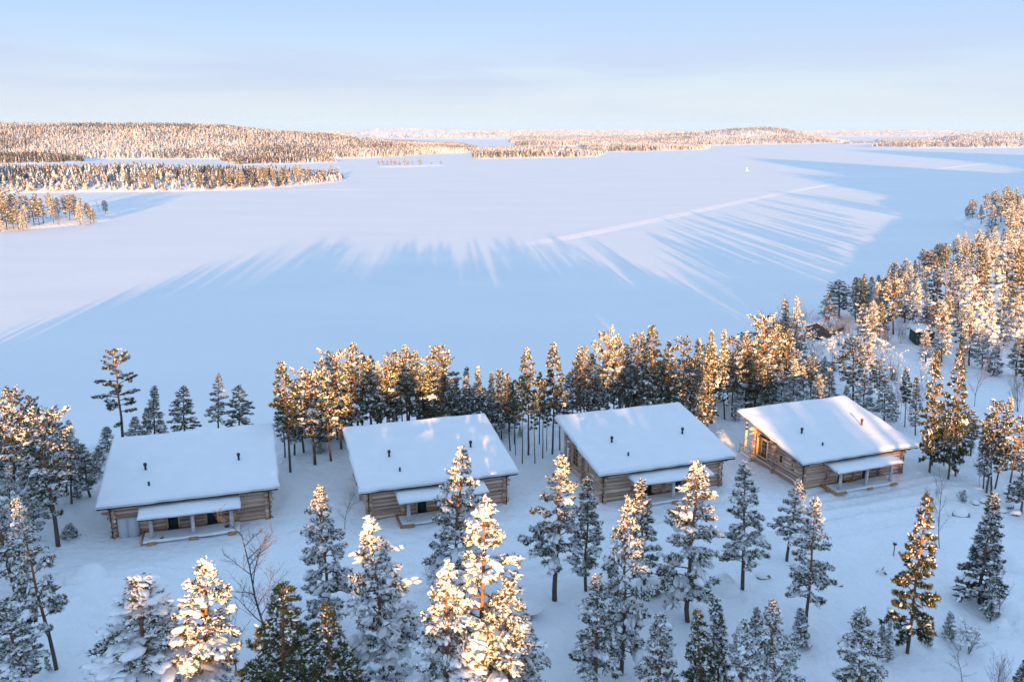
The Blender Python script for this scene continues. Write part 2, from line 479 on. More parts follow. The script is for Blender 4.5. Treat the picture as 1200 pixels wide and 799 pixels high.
berm(tr, [(-1.5, .8), (1.5, .8)], 2.0, .12, 'snow_track', 'faint track along the island shore')

# ------------------------------------------------------------------ distant land
def W2(pts):
    return np.array([at_z(*p)[:2] for p in pts])
def lshape(front, back):
    """front shore given in photo pixels on the ice, back shore in metres"""
    return np.vstack([W2(front), np.array(back, float)]) if len(back) else W2(front)
LANDS = [
    # (outline, rim height, slope, hills [(x,y,rx,ry,h)], tree density /m2, tree height, snow load, name)
    (lshape([(-220, 275), (0, 272), (20, 270), (60, 267.5), (100, 264), (133, 259.5)], [(-200, 425), (-215, 438), (-262, 452), (-330, 460), (-430, 470)]), 1.6, .12, [], 0, 9, .5, 'near_island'),
    (lshape([(-250, 228), (0, 227), (100, 226), (200, 225), (300, 222.5), (350, 219), (390, 214), (407, 211)], [(-165, 815), (-210, 835), (-290, 850), (-400, 830), (-560, 850), (-900, 860)]), 3.5, .10, [(-430, 740, 190, 60, 2)], 1, 8.5, .60, 'peninsula'),
    (lshape([(-250, 194), (0, 193), (60, 192), (112, 190)], [(-640, 1260), (-760, 1330), (-1200, 1350)]), 3, .1, [], 1, 8, .42, 'dark_point'),
    (lshape([(268, 194.5), (330, 193), (398, 190.5)], [(-270, 1240), (-420, 1210)]), 2, .1, [], 1, 7, .5, 'low_point'),
    (lshape([(-300, 186.5), (0, 186.5), (100, 187), (200, 187), (300, 186.5), (380, 186), (430, 186), (470, 184), (500, 181.5), (548, 180)],
            [(-80, 1900), (-120, 2300), (-420, 3000), (-1200, 3300), (-3200, 3300), (-3200, 1400)]), 5, .09,
     [(-1130, 1700, 420, 330, 31), (-640, 1750, 150, 230, 17), (-820, 1900, 300, 300, 22), (-420, 1750, 160, 260, 15), (-1600, 2200, 500, 500, 26), (-250, 1850, 160, 260, 7)], 1.4, 8.5, .57, 'left_hills'),
    (lshape([(440, 196.3), (480, 195.8), (522, 194.5)], [(-95, 1110), (-150, 1105)]), 1.0, .1, [], 0, 7, .5, 'small_islet'),
    (lshape([(553, 187), (600, 186), (660, 185), (702, 184)], [(175, 1600), (140, 1750), (0, 1800), (-80, 1700)]), 4, .08, [(50, 1600, 110, 90, 5)], 1, 9, .58, 'middle_island'),
    (lshape([(690, 178.5), (760, 178), (826, 176)], [(520, 2150), (420, 2350), (180, 2300)]), 3, .06, [(330, 2150, 160, 120, 4)], 1, 9, .58, 'middle_point'),
    (lshape([(600, 172.5), (700, 172), (800, 171.8), (860, 170.5), (935, 169), (985, 168)], [(1380, 3500), (1500, 4600), (500, 4600), (0, 4300)]), 5, .07,
     [(1080, 3480, 330, 300, 44), (700, 3300, 260, 260, 12), (1450, 4000, 300, 400, 34)], 1, 10, .60, 'right_hill'),
    (lshape([(982, 169.8), (1018, 168.5)], [(1290, 2980), (1180, 3000)]), 2, .1, [], 1, 8, .5, 'right_islet'),
    (lshape([(1019, 173), (1060, 174), (1120, 174), (1200, 173.5), (1330, 173.5)], [(2600, 3800), (1500, 3600), (1220, 2750)]), 5, .07,
     [(1650, 2900, 420, 330, 20), (1300, 2650, 200, 200, 13), (2100, 2800, 400, 300, 20)], 1, 10, .62, 'far_right_hills'),
    (lshape([(450, 163), (540, 163.5), (640, 163)], [(400, 6500), (-200, 7500), (-1500, 6500)]), 8, .05, [(-200, 6000, 700, 500, 16), (-900, 5800, 400, 500, 30)], .35, 12, .62, 'far_hills'),
    (lshape([(560, 161.5), (700, 161.5), (900, 160.5), (1300, 160)], [(7000, 11000), (0, 11500), (-900, 9000)]), 12, .04, [(1500, 8800, 1500, 600, 12), (300, 8600, 700, 600, 18), (4500, 9200, 1500, 700, 26)], .12, 15, .62, 'far_hills'),
    (lshape([(380, 160), (450, 160), (520, 159.5)], [(-400, 9500), (-2500, 9500)]), 10, .05, [(-1000, 8600, 500, 500, 34)], .2, 13, .62, 'far_hills'),
]
def poly_sd(P, x, y):
    """signed distance to a polygon, positive inside"""
    d2 = np.full(x.shape, 1e18); inside = np.zeros(x.shape, bool)
    n_ = len(P)
    for i in range(n_):
        ax, ay = P[i]; bx, by = P[(i + 1) % n_]
        ex, ey = bx - ax, by - ay
        k = np.clip(((x - ax) * ex + (y - ay) * ey) / (ex * ex + ey * ey + 1e-9), 0, 1)
        d2 = np.minimum(d2, (x - ax - k * ex) ** 2 + (y - ay - k * ey) ** 2)
        c = ((ay > y) != (by > y)) & (x < ex * (y - ay) / (ey if abs(ey) > 1e-9 else 1e-9) + ax)
        inside ^= c
    return np.where(inside, 1, -1) * np.sqrt(d2)
def land_h(L_, x, y):
    P, rim, slope, hills, *_ = L_
    sc = max(1., abs(P[:, 1].mean()) / 600)
    sdv = poly_sd(P, x, y) + 5 * sc * vnoise(x * .02 / sc + 3, y * .02 / sc)
    h = np.where(sdv > 0, rim * (1 - np.exp(-np.maximum(sdv, 0) * slope / rim * 2.2)), np.maximum(-3, sdv * .12))
    k = smoothstep(5, 120 * min(sc, 3), sdv)
    for hx, hy, rx, ry, hh in hills:
        h = h + k * hh * np.exp(-(((x - hx) / rx) ** 2 + ((y - hy) / ry) ** 2) * .9)
    h = h + k * (.08 * rim + 1.5) * (vnoise(x * .012, y * .012) + .4 * vnoise(x * .04, y * .04))
    return h, sdv

FRUST = 0.80
def tree_batch(px, py, pz, H, Rr, load, sides, layers):
    """many small conifers as stacked ragged skirts, fully vectorised"""
    n = len(px)
    V = []; T = []; A = []
    base = 0
    ang = rng.random(n) * 6.28
    for l in range(layers):
        z0 = .12 + .80 * l / layers * .95
        z1 = min(1.0, z0 + (1 - z0) * (.62 if l < layers - 1 else 1.0) + .02)
        r0 = (1 - z0) ** .75 * (.85 + .3 * rng.random(n)) * Rr
        th = ang[:, None] + np.arange(sides)[None] * 2 * np.pi / sides + l * .5 + rng.normal(0, .18, (n, sides))
        rr = r0[:, None] * (.65 + .6 * rng.random((n, sides)))
        zz = pz[:, None] + H[:, None] * (z0 + rng.normal(0, .03, (n, sides)))
        ring = np.stack([px[:, None] + rr * np.cos(th), py[:, None] + rr * np.sin(th), zz], -1)
        apex = np.stack([px + rng.normal(0, .08, n) * Rr, py + rng.normal(0, .08, n) * Rr, pz + H * z1], -1)[:, None]
        v = np.concatenate([ring, apex], 1)
        k = sides + 1
        off = base + np.arange(n) * k
        for i in range(sides):
            T.append(np.stack([off + i, off + (i + 1) % sides, off + sides], -1))
        V.append(v.reshape(-1, 3)); A.append(np.repeat(load, k)); base += n * k
    return np.concatenate(V), np.concatenate(T), np.concatenate(A)

hillV = []; hillQ = []; nh = 0
woodV = []; woodT = []; woodA = []; nw = 0
def add_wood(x, y, z, H, Rr, load, sides, layers):
    global nw
    v, t_, a_ = tree_batch(x, y, z, H, Rr, load, sides, layers)
    woodV.append(v); woodT.append(t_ + nw); woodA.append(a_); nw += len(v)
for L_ in LANDS:
    P = L_[0]
    D = P[:, 1].mean()
    step = max(2.5, P[:, 1].min() / 130.)
    x0, x1, y0, y1 = P[:, 0].min() - 15, P[:, 0].max() + 15, P[:, 1].min() - 15, P[:, 1].max() + 15
    lim = FRUST * y1 + 60
    x0 = max(x0, -lim); x1 = min(x1, lim)
    xs = np.arange(x0, x1 + step, step); ys = [y0]
    while ys[-1] < y1: ys.append(ys[-1] + step * (ys[-1] / y0) * 1.0)
    ys = np.array(ys)
    Xl, Yl = np.meshgrid(xs, ys)
    Hl, S = land_h(L_, Xl, Yl)
    ii = np.arange(Xl.size).reshape(Xl.shape)
    q = np.stack([ii[:-1, :-1], ii[:-1, 1:], ii[1:, 1:], ii[1:, :-1]], -1).reshape(-1, 4)
    q = q[Hl.ravel()[q].max(1) > -2.0]
    hillV.append(np.stack([Xl, Yl, Hl], -1).reshape(-1, 3)); hillQ.append(q + nh); nh += Xl.size
    dens = L_[4]
    if dens > 0:
        sp_ = (4.8 if D < 1400 else 6.0 if D < 2400 else 9.5 if D < 4200 else 22) / math.sqrt(max(dens, .3)) 
        gx_ = np.arange(x0, x1, sp_); gy_ = [y0]
        while gy_[-1] < y1: gy_.append(gy_[-1] + sp_)
        A_, B_ = np.meshgrid(gx_, np.array(gy_))
        A_ = (A_ + rng.uniform(-.5, .5, A_.shape) * sp_).ravel(); B_ = (B_ + rng.uniform(-.5, .5, B_.shape) * sp_).ravel()
        ok = np.abs(A_) < FRUST * B_ + 40
        A_, B_ = A_[ok], B_[ok]
        h_, s_ = land_h(L_, A_, B_)
        clear = vnoise(A_ * .01 + 40, B_ * .01) + .5 * vnoise(A_ * .045, B_ * .045)
        ok = (s_ > (3 if D < 2000 else 8)) & (clear < .95)
        # woods on ground turned away and hidden behind its own crest are left out
        h2, _ = land_h(L_, A_, B_ * .97)
        ang_here = (h_ + 12 - CAMZ) / B_; ang_front = (h2 + 2 - CAMZ) / (B_ * .97)
        ok &= ang_here > ang_front - .001
        A_, B_, h_, clear = A_[ok], B_[ok], h_[ok], clear[ok]
        n = len(A_)
        Ht = L_[5] * (.38 + .75 * rng.random(n) ** .8) * (1 + .15 * vnoise(A_ * .03, B_ * .03))
        Rr = Ht * rng.uniform(.19, .30, n) * (1 if D < 3000 else 1.25)
        ld = L_[6] + .01 + rng.normal(0, .06, n) + .09 * vnoise(A_ * .008, B_ * .008) + .05 * vnoise(A_ * .03, B_ * .015)
        if L_[7] == 'peninsula':
            back = smoothstep(20, 70, s_[ok]); Ht = Ht * (.62 + .55 * back); ld = ld + .05 - .10 * back * (rng.random(n) < .6) - .09 * smoothstep(-300, -170, A_)
        add_wood(A_, B_, h_ - .2, Ht, Rr, ld, 5 if D < 2500 else 4, 3 if D < 2500 else 2)
hl = link('hills', mesh_np('hills', np.concatenate(hillV), np.concatenate(hillQ), M['ground'], True))
tag(hl, 'low snowy islands and hills across the lake', kind='structure')
wd = link('distant_woods', mesh_np('distant_woods', np.concatenate(woodV), np.concatenate(woodT), M['far_wood'], False, np.concatenate(woodA)))
tag(wd, 'snow dusted conifer woods covering the islands and hills across the lake', 'woods', kind='stuff')
print('WOODS tris', sum(len(t_) for t_ in woodT))

# unseen wooded ridge behind the viewpoint, set to shade the cabins
woodV = []; woodT = []; woodA = []; nw = 0
n = 5200
rx = rng.uniform(-430, 1200, n); ry = rng.normal(-112, 34, n)
hx_ = rng.random(n) < .3; ry = np.where(hx_, rng.uniform(200, 700, n), ry); rx = np.where(hx_, np.maximum(ry * .72, 0) + rng.random(n) ** 1.3 * 700, rx)
dens = np.where(rx < 400, 1, np.where(hx_, 1, .4)); ok = rng.random(n) < dens
rx, ry = rx[ok], ry[ok]
ok = np.interp(rx, SHORE[:, 0], SHORE[:, 1]) - ry > 12
rx, ry = rx[ok], ry[ok]
ok = np.ones(len(rx), bool)
for g0_, g1_ in RIDGE_GAPS: ok &= ~((rx + (ry + 100) * .0849 > g0_ - .5) & (rx + (ry + 100) * .0849 < g1_ + .5) & (ry < 0) & (rng.random(len(rx)) < .85))
rx, ry = rx[ok], ry[ok]
Ht = rng.uniform(3.0, 8.5, len(rx)) * (1 + .25 * vnoise(rx * .06, ry * 0 + 3))
add_wood(rx, ry, ground_h(rx, ry) - .2, Ht, Ht * rng.uniform(.14, .2, len(rx)), np.full(len(rx), .5), 7, 5)
rx = rng.uniform(-114, -72, 90); sh = np.interp(rx, SHORE[:, 0], SHORE[:, 1]); ry = sh - 4 - rng.random(90) * 45  # unseen left shore trees, heights set for the shade they throw
ok = rx < -.66 * ry - 8; rx, ry = rx[ok], ry[ok]
gz_ = ground_h(rx, ry); tz_ = np.interp(rx, [-114, -97, -82], [8, 12.5, 17]) * rng.uniform(.8, 1.05, len(rx)) - gz_
tz_ = np.maximum(tz_, 2.5)
add_wood(rx, ry, gz_ - .2, tz_, tz_ * rng.uniform(.16, .24, len(rx)), np.full(len(rx), .5), 7, 5)
rw = link('ridge_woods', mesh_np('ridge_woods', np.concatenate(woodV), np.concatenate(woodT), M['far_wood'], False, np.concatenate(woodA)))
tag(rw, 'snowy conifer woods out of view, on a ridge shaped to shade the cabins', 'woods', kind='stuff')

# thin frosty air over the lake
HAZE = 3.8e-5
m = bpy.data.materials.new('frosty air'); m.use_nodes = True; t = m.node_tree; t.nodes.clear()
pv = N(t, 'ShaderNodeVolumePrincipled'); mo = N(t, 'ShaderNodeOutputMaterial')
pv.inputs['Color'].default_value = (.48, .76, 1.0, 1); pv.inputs['Density'].default_value = HAZE; pv.inputs['Anisotropy'].default_value = .0
t.links.new(pv.outputs[0], mo.inputs['Volume'])
hz = MB().box(-12400, 12400, -1800, 14400, -6, 150).build('haze', m)
tag(hz, 'thin pale frosty air over the lake', kind='stuff')
scene.cycles.volume_bounces = 1
# ------------------------------------------------------------------ trees near enough to tell apart
ICO = None
def ico(sub):
    t_ = (1 + 5 ** .5) / 2
    V = [(-1, t_, 0), (1, t_, 0), (-1, -t_, 0), (1, -t_, 0), (0, -1, t_), (0, 1, t_), (0, -1, -t_), (0, 1, -t_), (t_, 0, -1), (t_, 0, 1), (-t_, 0, -1), (-t_, 0, 1)]
    F = [(0, 11, 5), (0, 5, 1), (0, 1, 7), (0, 7, 10), (0, 10, 11), (1, 5, 9), (5, 11, 4), (11, 10, 2), (10, 7, 6), (7, 1, 8), (3, 9, 4), (3, 4, 2), (3, 2, 6),
         (3, 6, 8), (3, 8, 9), (4, 9, 5), (2, 4, 11), (6, 2, 10), (8, 6, 7), (9, 8, 1)]
    V = [np.array(v) / np.linalg.norm(v) for v in V]
    for _ in range(sub):
        mid = {}; G = []
        def m_(a, b):
            k = (min(a, b), max(a, b))
            if k not in mid:
                v = V[a] + V[b]; V.append(v / np.linalg.norm(v)); mid[k] = len(V) - 1
            return mid[k]
        for a, b, c in F:
            x, y, z = m_(a, b), m_(b, c), m_(c, a)
            G += [(a, x, z), (b, y, x), (c, z, y), (x, y, z)]
        F = G
    return np.array(V), np.array(F)
IC = [ico(0), ico(1), ico(2)]

def blobs(centers, sizes, sub, rg, jitter=.2, az=None, pit=None):
    """lumpy snow clumps: centers (n,3), sizes (n,3)"""
    V0, F0 = IC[sub]
    n = len(centers)
    if n == 0: return np.zeros((0, 3)), np.zeros((0, 3), int)
    k = rg.integers(0, 1000, n)
    ph = rg.random((n, 3, 3)) * 6.28
    fr = rg.uniform(1.6, 3.2, (n, 3, 3))
    U = np.repeat(V0[None], n, 0)
    disp = np.ones((n, len(V0)))
    for a in range(3):
        disp += jitter * np.sin((U * fr[:, a][:, None, :] + ph[:, a][:, None, :]).sum(-1))
    if az is None: az = rg.random(n) * 6.28
    c, s = np.cos(az)[:, None], np.sin(az)[:, None]
    P = U * disp[..., None] * sizes[:, None, :]
    P[..., 2] = np.where(P[..., 2] < 0, P[..., 2] * .8, P[..., 2])
    if pit is not None:
        cp, sp_ = np.cos(pit)[:, None], np.sin(pit)[:, None]
        P = np.stack([P[..., 0] * cp - P[..., 2] * sp_, P[..., 1], P[..., 0] * sp_ + P[..., 2] * cp], -1)
    x = P[..., 0] * c - P[..., 1] * s; y = P[..., 0] * s + P[..., 1] * c
    P = np.stack([x, y, P[..., 2]], -1) + centers[:, None, :]
    F = F0[None] + (np.arange(n) * len(V0))[:, None, None]
    return P.reshape(-1, 3), F.reshape(-1, 3)

def needle_tufts(C, D, size, rg, blades=6, width=.30):
    """fans of narrow blades round each tuft centre; C (n,3) centres, D (n,3) directions"""
    n = len(C)
    d = D[:, None, :] * .7 + rg.normal(0, .75, (n, blades, 3))
    d[..., 2] += .25
    d /= np.linalg.norm(d, axis=-1)[..., None] + 1e-9
    w_ = rg.normal(0, 1, (n, blades, 3)); w_ -= (w_ * d).sum(-1)[..., None] * d; w_ /= np.linalg.norm(w_, axis=-1)[..., None] + 1e-9
    L_ = size[:, None, None] * rg.uniform(.7, 1.3, (n, blades, 1))
    b0 = C[:, None, :] - d * L_ * .25
    V = np.stack([b0 - w_ * L_ * width * .35, b0 + w_ * L_ * width * .35 + d * L_ * .1, C[:, None, :] + d * L_ + w_ * L_ * width * .1, C[:, None, :] + d * L_ * .55 - w_ * L_ * width * .55], 2).reshape(-1, 3)
    k = np.arange(n * blades) * 4
    return V, np.stack([k, k + 1, k + 2, k + 3], -1)

def conifer(seed, H=12., base=.2, rad=2.2, prof='cone', nb=60, tuft=3200, tsize=.205, big=40, mid=140, small=350, bigs=.45, foliage='pine', trunk_r=.15,
            droop=.1, gap=.15, frost=.85, top_dead=False, flat=False, leanx=0.):
    rg = np.random.default_rng(seed)
    tr_ = MB()
    k = 9
    zz = np.linspace(-.6, H * .985, k)
    wob = np.cumsum(rg.normal(0, .05, (k, 2)), 0) * (H / 12)
    wob -= wob[0]
    tr_.tube(np.column_stack([wob[:, 0] + leanx * (zz / H) ** 2, wob[:, 1], zz]), trunk_r * (1 - np.clip(zz / H, 0, 1) * .9) + .012, 7)
    def axis(z):
        return np.array([np.interp(z, zz, wob[:, 0]) + leanx * (z / H) ** 2, np.interp(z, zz, wob[:, 1]), z])
    def profile(u):                                    # u: 0 at crown base, 1 at top
        if prof == 'cone': return (1 - u) ** .85 * (.55 + .45 * min(1, u / .18)) + .03
        if prof == 'col': return (math.sin(math.pi * min(1, .18 + u * .86)) ** .6) * (1 - .45 * u) + .05
        if prof == 'round': return max(.08, math.sin(math.pi * (.12 + .84 * u)) ** .75)
        if prof == 'umb': return max(.1, math.sin(math.pi * (.08 + .78 * u ** 1.3)) ** .9)
        if prof == 'spruce': return (1 - u) ** .95 + .03
        return 1 - u
    tips = []; TC = []; TD = []; TS = []
    ga = rg.random() * 6.28
    for i in range(nb):
        u = (i + rg.uniform(-.4, .4)) / nb
        u = min(.985, max(0, u)) ** (.92)
        if rg.random() < gap * (1 - u): continue
        z = H * (base + (1 - base) * u)
        p0 = axis(z)
        ga += 2.4 + rg.normal(0, .35)
        ln = rad * profile(u) * rg.uniform(.68, 1.18)
        if ln < .12: ln = .12
        rise = rg.uniform(.05, .35) if prof != 'spruce' else rg.uniform(-.35, -.05)
        if prof in ('round', 'umb'): rise += .35 * u
        rise += u * .35
        dirh = np.array([math.cos(ga), math.sin(ga), 0])
        ts = np.linspace(0, 1, 5)
        pts = p0 + np.outer(ts * ln, dirh) + np.outer(ln * (rise * ts - (droop + .25 * (1 - u)) * ts ** 2), [0, 0, 1])
        tr_.tube(pts, np.linspace(.035 + .012 * ln, .008, 5), 4, caps=False)
        nt_ = max(3, int(ln * 3.2))
        side = np.array([-dirh[1], dirh[0], 0])
        for j in range(nt_):
            s_ = .25 + .75 * (j + rg.random()) / nt_
            q = np.array([np.interp(s_, ts, pts[:, a]) for a in range(3)])
            sg = 1 if rg.random() < .5 else -1
            l2 = ln * (1.05 - s_) * .55 * rg.uniform(.6, 1.2) + .16
            e = q + dirh * l2 * .55 + side * sg * l2 * .8 + np.array([0, 0, rg.uniform(-.12, .16) * l2])
            if l2 > .45: tr_.tube(np.array([q, e]), [.012, .005], 3, caps=False)
            tips.append((q, e, l2, u))
        tips.append((pts[2], pts[-1], ln * .5, u))
    tips.append((axis(H * .93), axis(H), .4, 1.0)); tips.append((axis(H * .88), axis(H * .96), .4, 1.0))
    wt = np.array([max(.15, t_[2]) for t_ in tips]); wt /= wt.sum(); tuft = int(tuft * 1.2)
    pick = rg.choice(len(tips), tuft, p=wt)
    A_ = np.array([t_[0] for t_ in tips]); B_ = np.array([t_[1] for t_ in tips])
    s_ = rg.random(tuft) ** .7
    C = A_[pick] + (B_[pick] - A_[pick]) * s_[:, None] * 1.05 + rg.normal(0, .055, (tuft, 3)) * [1, 1, .8]
    D = (B_ - A_)[pick]; D /= np.linalg.norm(D, axis=1)[:, None] + 1e-9
    nv, nq = needle_tufts(C, D, tsize * rg.uniform(.65, 1.2, tuft) * (1.1 - .4 * np.array([t_[3] for t_ in tips])[pick]), rg, width=.22)
    crown = mesh_np('crown', nv, nq, M[foliage])
    trunk = tr_.mesh('trunk', M['bark'])
    SV = []; SF = []; ns = 0
    def put(cnt, sub, lo, hi, tip_bias, el=1.5, fl=.8, cluster=1):
        nonlocal ns
        if cnt <= 0: return
        pk = rg.choice(len(tips), cnt, p=wt)
        s = rg.uniform(tip_bias, 1.02, cnt)
        r_ = lo + (hi - lo) * rg.random(cnt) ** 2.0
        uu = np.array([tips[a][3] for a in pk])
        r_ *= (1.15 - .7 * uu)
        if cluster > 1:
            pk = np.repeat(pk, cluster); s = np.clip(np.repeat(s, cluster) + rg.normal(0, .22, len(pk)), .05, 1.1)
            off = rg.normal(0, .75, (len(pk), 3)) * np.repeat(r_, cluster)[:, None] * [1, 1, .55]
            r_ = np.repeat(r_, cluster) * rg.uniform(.45, .95, len(pk))
        else:
            off = rg.normal(0, .04, (cnt, 3))
        m_ = len(pk)
        D_ = B_[pk] - A_[pk]
        az = np.arctan2(D_[:, 1], D_[:, 0]); pit = np.arctan2(D_[:, 2], np.hypot(D_[:, 0], D_[:, 1])) - rg.uniform(.0, .5, m_)
        c_ = A_[pk] + D_ * s[:, None] + off
        sz = np.stack([r_ * rg.uniform(.9, el * 1.25, m_), r_ * rg.uniform(.6, 1.0, m_), r_ * rg.uniform(fl * .7, fl * 1.15, m_)], -1)
        c_ = c_ + np.stack([0 * r_, 0 * r_, r_ * .30 + .03], -1)
        v, f = blobs(c_, sz, sub, rg, .26, az, pit)
        SV.append(v); SF.append(f + ns); ns += len(v)
    put(big, 1, bigs * .45, bigs * .85, .35, cluster=6)
    put(int(mid * 1.7), 1, .06, .155, .3, el=2.2, fl=.75)
    put(int(small * 2.0), 0, .03, .08, .2, el=2.2, fl=.8)
    nf_ = int(tuft * frost)
    pk = rg.choice(len(tips), nf_, p=wt)
    s = rg.random(nf_) ** .8
    cf = A_[pk] + (B_[pk] - A_[pk]) * s[:, None] * 1.03 + rg.normal(0, .07, (nf_, 3)) + [0, 0, .03]
    df = (B_ - A_)[pk]; df /= np.linalg.norm(df, axis=1)[:, None] + 1e-9
    fv, fq = needle_tufts(cf, df, tsize * rg.uniform(.45, .8, nf_), rg, blades=3, width=.6)
    FQ = fq + ns; SV.append(fv)
    snow = mesh_np('snow_load', np.concatenate(SV), [np.concatenate(SF), FQ], M['snow'], True)
    return dict(H=H, R=rad, parts=[('trunk', trunk), ('crown', crown), ('snow_load', snow)])

def bare(seed, H=9., stems=1, spread=1.6, material='twig_dark', levels=3, fine=1.0, frost=0):
    rg = np.random.default_rng(seed)
    mb = MB(); tipsb = []
    def grow(p, d, ln, r_, lv):
        k = 4
        pts = [p]
        dd = d.copy()
        for _ in range(k):
            dd = dd + rg.normal(0, .10, 3) + np.array([0, 0, .05]); dd /= np.linalg.norm(dd)
            pts.append(pts[-1] + dd * ln / k)
        pts = np.array(pts)
        mb.tube(pts, np.linspace(r_, r_ * .35, k + 1), 4 if lv else 6, caps=False)
        tipsb.append(pts[-1])
        if lv >= levels: return
        nbr = int((9 if lv == 0 else 6 if lv == 1 else 5) * fine)
        for j in range(nbr):
            s_ = (.22 if lv == 0 else .2) + .78 * (j + rg.random()) / nbr
            q = np.array([np.interp(s_ * k, np.arange(k + 1), pts[:, a]) for a in range(3)])
            az = rg.random() * 6.28
            hd = np.array([math.cos(az), math.sin(az), 0])
            nd = dd * .45 + hd * (.55 if lv == 0 else .7) + np.array([0, 0, .35]); nd /= np.linalg.norm(nd)
            grow(q, nd, ln * (.42 if lv == 0 else .5) * (1.1 - .55 * s_) * rg.uniform(.7, 1.25), max(.006, r_ * .42), lv + 1)
    for i in range(stems):
        a = rg.random() * 6.28
        lean = spread * .22 * (rg.random() if stems > 1 else .15)
        d0 = np.array([math.cos(a) * lean, math.sin(a) * lean, 1]); d0 /= np.linalg.norm(d0)
        grow(np.array([math.cos(a) * .12 * (stems > 1), math.sin(a) * .12 * (stems > 1), -.3]), d0, H * (1 if stems == 1 else rg.uniform(.6, 1.)), (.075 if stems == 1 else .04) * H / 9, 0)
    parts = [('branches', mb.mesh('branches', M[material]))]
    if frost:
        T_ = np.array(tipsb); T_ = T_[rg.choice(len(T_), min(frost, len(T_)), replace=False)]
        r_ = rg.uniform(.05, .13, len(T_))
        v, f = blobs(T_, np.stack([r_, r_, r_ * .7], -1), 0, rg)
        parts.append(('snow_load', mesh_np('snow_load', v, f, M['snow'], True)))
    return dict(H=H, R=H * .25, parts=parts)

V = {
 'heavy_a': conifer(11, base=.10, rad=2.3, prof='cone', nb=72, tuft=4200, big=120, mid=280, small=420, bigs=.50),
 'heavy_b': conifer(12, base=.08, rad=2.1, prof='col', nb=78, tuft=4600, big=130, mid=420, small=600, bigs=.40),
 'mid_a': conifer(13, base=.22, rad=2.1, prof='cone', nb=60, tuft=3800, big=22, mid=200, small=480, bigs=.36),
 'mid_b': conifer(14, base=.14, rad=2.0, prof='col', nb=62, tuft=4200, big=30, mid=230, small=520, bigs=.38),
 'mid_c': conifer(15, base=.28, rad=2.2, prof='cone', nb=50, tuft=3200, big=16, mid=170, small=420, bigs=.33, gap=.25),
 'slim': conifer(16, base=.18, rad=1.35, prof='cone', nb=58, tuft=2600, big=14, mid=130, small=330, bigs=.34, trunk_r=.11, frost=0.4),
 'tall_a': conifer(17, base=.42, rad=1.45, prof='col', nb=44, tuft=2800, big=3, mid=22, small=80, bigs=.3, trunk_r=.12, gap=.2, frost=.12),
 'tall_b': conifer(18, base=.5, rad=1.5, prof='round', nb=38, tuft=2600, big=2, mid=18, small=70, bigs=.3, trunk_r=.12, gap=.2, frost=.12),
 'round_a': conifer(19, base=.34, rad=2.2, prof='round', nb=52, tuft=4000, big=10, mid=70, small=200, bigs=.34, trunk_r=.17, frost=0.3),
 'round_b': conifer(20, base=.28, rad=2.4, prof='umb', nb=52, tuft=4000, big=26, mid=150, small=360, bigs=.42, trunk_r=.17, gap=.25, frost=0.45),
 'sparse': conifer(21, base=.30, rad=2.3, prof='round', nb=38, tuft=2700, big=2, mid=30, small=160, bigs=.3, trunk_r=.16, gap=.3, tsize=.20, frost=.12),
 'spruce': conifer(22, base=.06, rad=1.5, prof='spruce', nb=80, tuft=4200, big=5, mid=80, small=300, bigs=.3, foliage='spruce', trunk_r=.11, droop=.2, frost=0.4),
 'young': conifer(23, H=6, base=.05, rad=1.2, prof='cone', nb=44, tuft=1500, big=12, mid=80, small=160, bigs=.26, trunk_r=.06, tsize=.19),
 'gold': conifer(24, base=.10, rad=2.5, prof='cone', nb=72, tuft=5000, big=5, mid=60, small=200, bigs=.34, tsize=.22, frost=.12),
 'white': conifer(25, base=.10, rad=2.2, prof='col', nb=62, tuft=3800, big=130, mid=420, small=600, bigs=.40),
 'dark': conifer(26, base=.2, rad=2.1, prof='round', nb=60, tuft=4400, big=8, mid=90, small=300, bigs=.34, foliage='spruce', frost=0.4),
 'belt_a': conifer(41, base=.25, rad=2.0, prof='col', nb=52, tuft=3800, big=7, mid=60, small=200, bigs=.34, frost=.28, gap=.22),
 'belt_b': conifer(42, base=.34, rad=2.2, prof='round', nb=46, tuft=3600, big=9, mid=60, small=180, bigs=.36, frost=.28, gap=.25),
 'birch': bare(36, H=9, stems=1, levels=3, fine=1.4),
 'birch_slim': bare(32, H=8, stems=1, levels=2, fine=1.4),
 'birch_pink': bare(33, H=6, stems=6, levels=3, material='birch_twig', fine=.9),
 'shrub': bare(34, H=3.2, stems=6, levels=2, fine=1.0, frost=50),
 'birch_frost': bare(35, H=7, stems=3, levels=3, fine=.8, frost=260),
}
KINDN = {'spruce': 'spruce_tree', 'dark': 'spruce_tree', 'young': 'young_conifer', 'birch': 'bare_birch', 'birch_slim': 'bare_birch', 'birch_pink': 'bare_birch', 'shrub': 'bare_shrub', 'birch_frost': 'bare_birch'}
def plant(var, x, y, z, s_h, s_r, rot, tilt, label, group, cat='tree'):
    v = V[var]
    o = bpy.data.objects.new(KINDN.get(var, 'pine_tree'), None)
    o.empty_display_size = .5
    COL.objects.link(o)
    o.location = (x, y, z)
    o.rotation_euler = (0, tilt, 0)
    for pn, me in v['parts']:
        c = bpy.data.objects.new(pn, me)
        COL.objects.link(c)
        c.parent = o
        c.rotation_euler = (0, 0, rot)
        c.scale = (s_r, s_r, s_h)
        if pn == 'snow_load': c['kind'] = 'stuff'
    tag(o, label, cat, group)
    return o
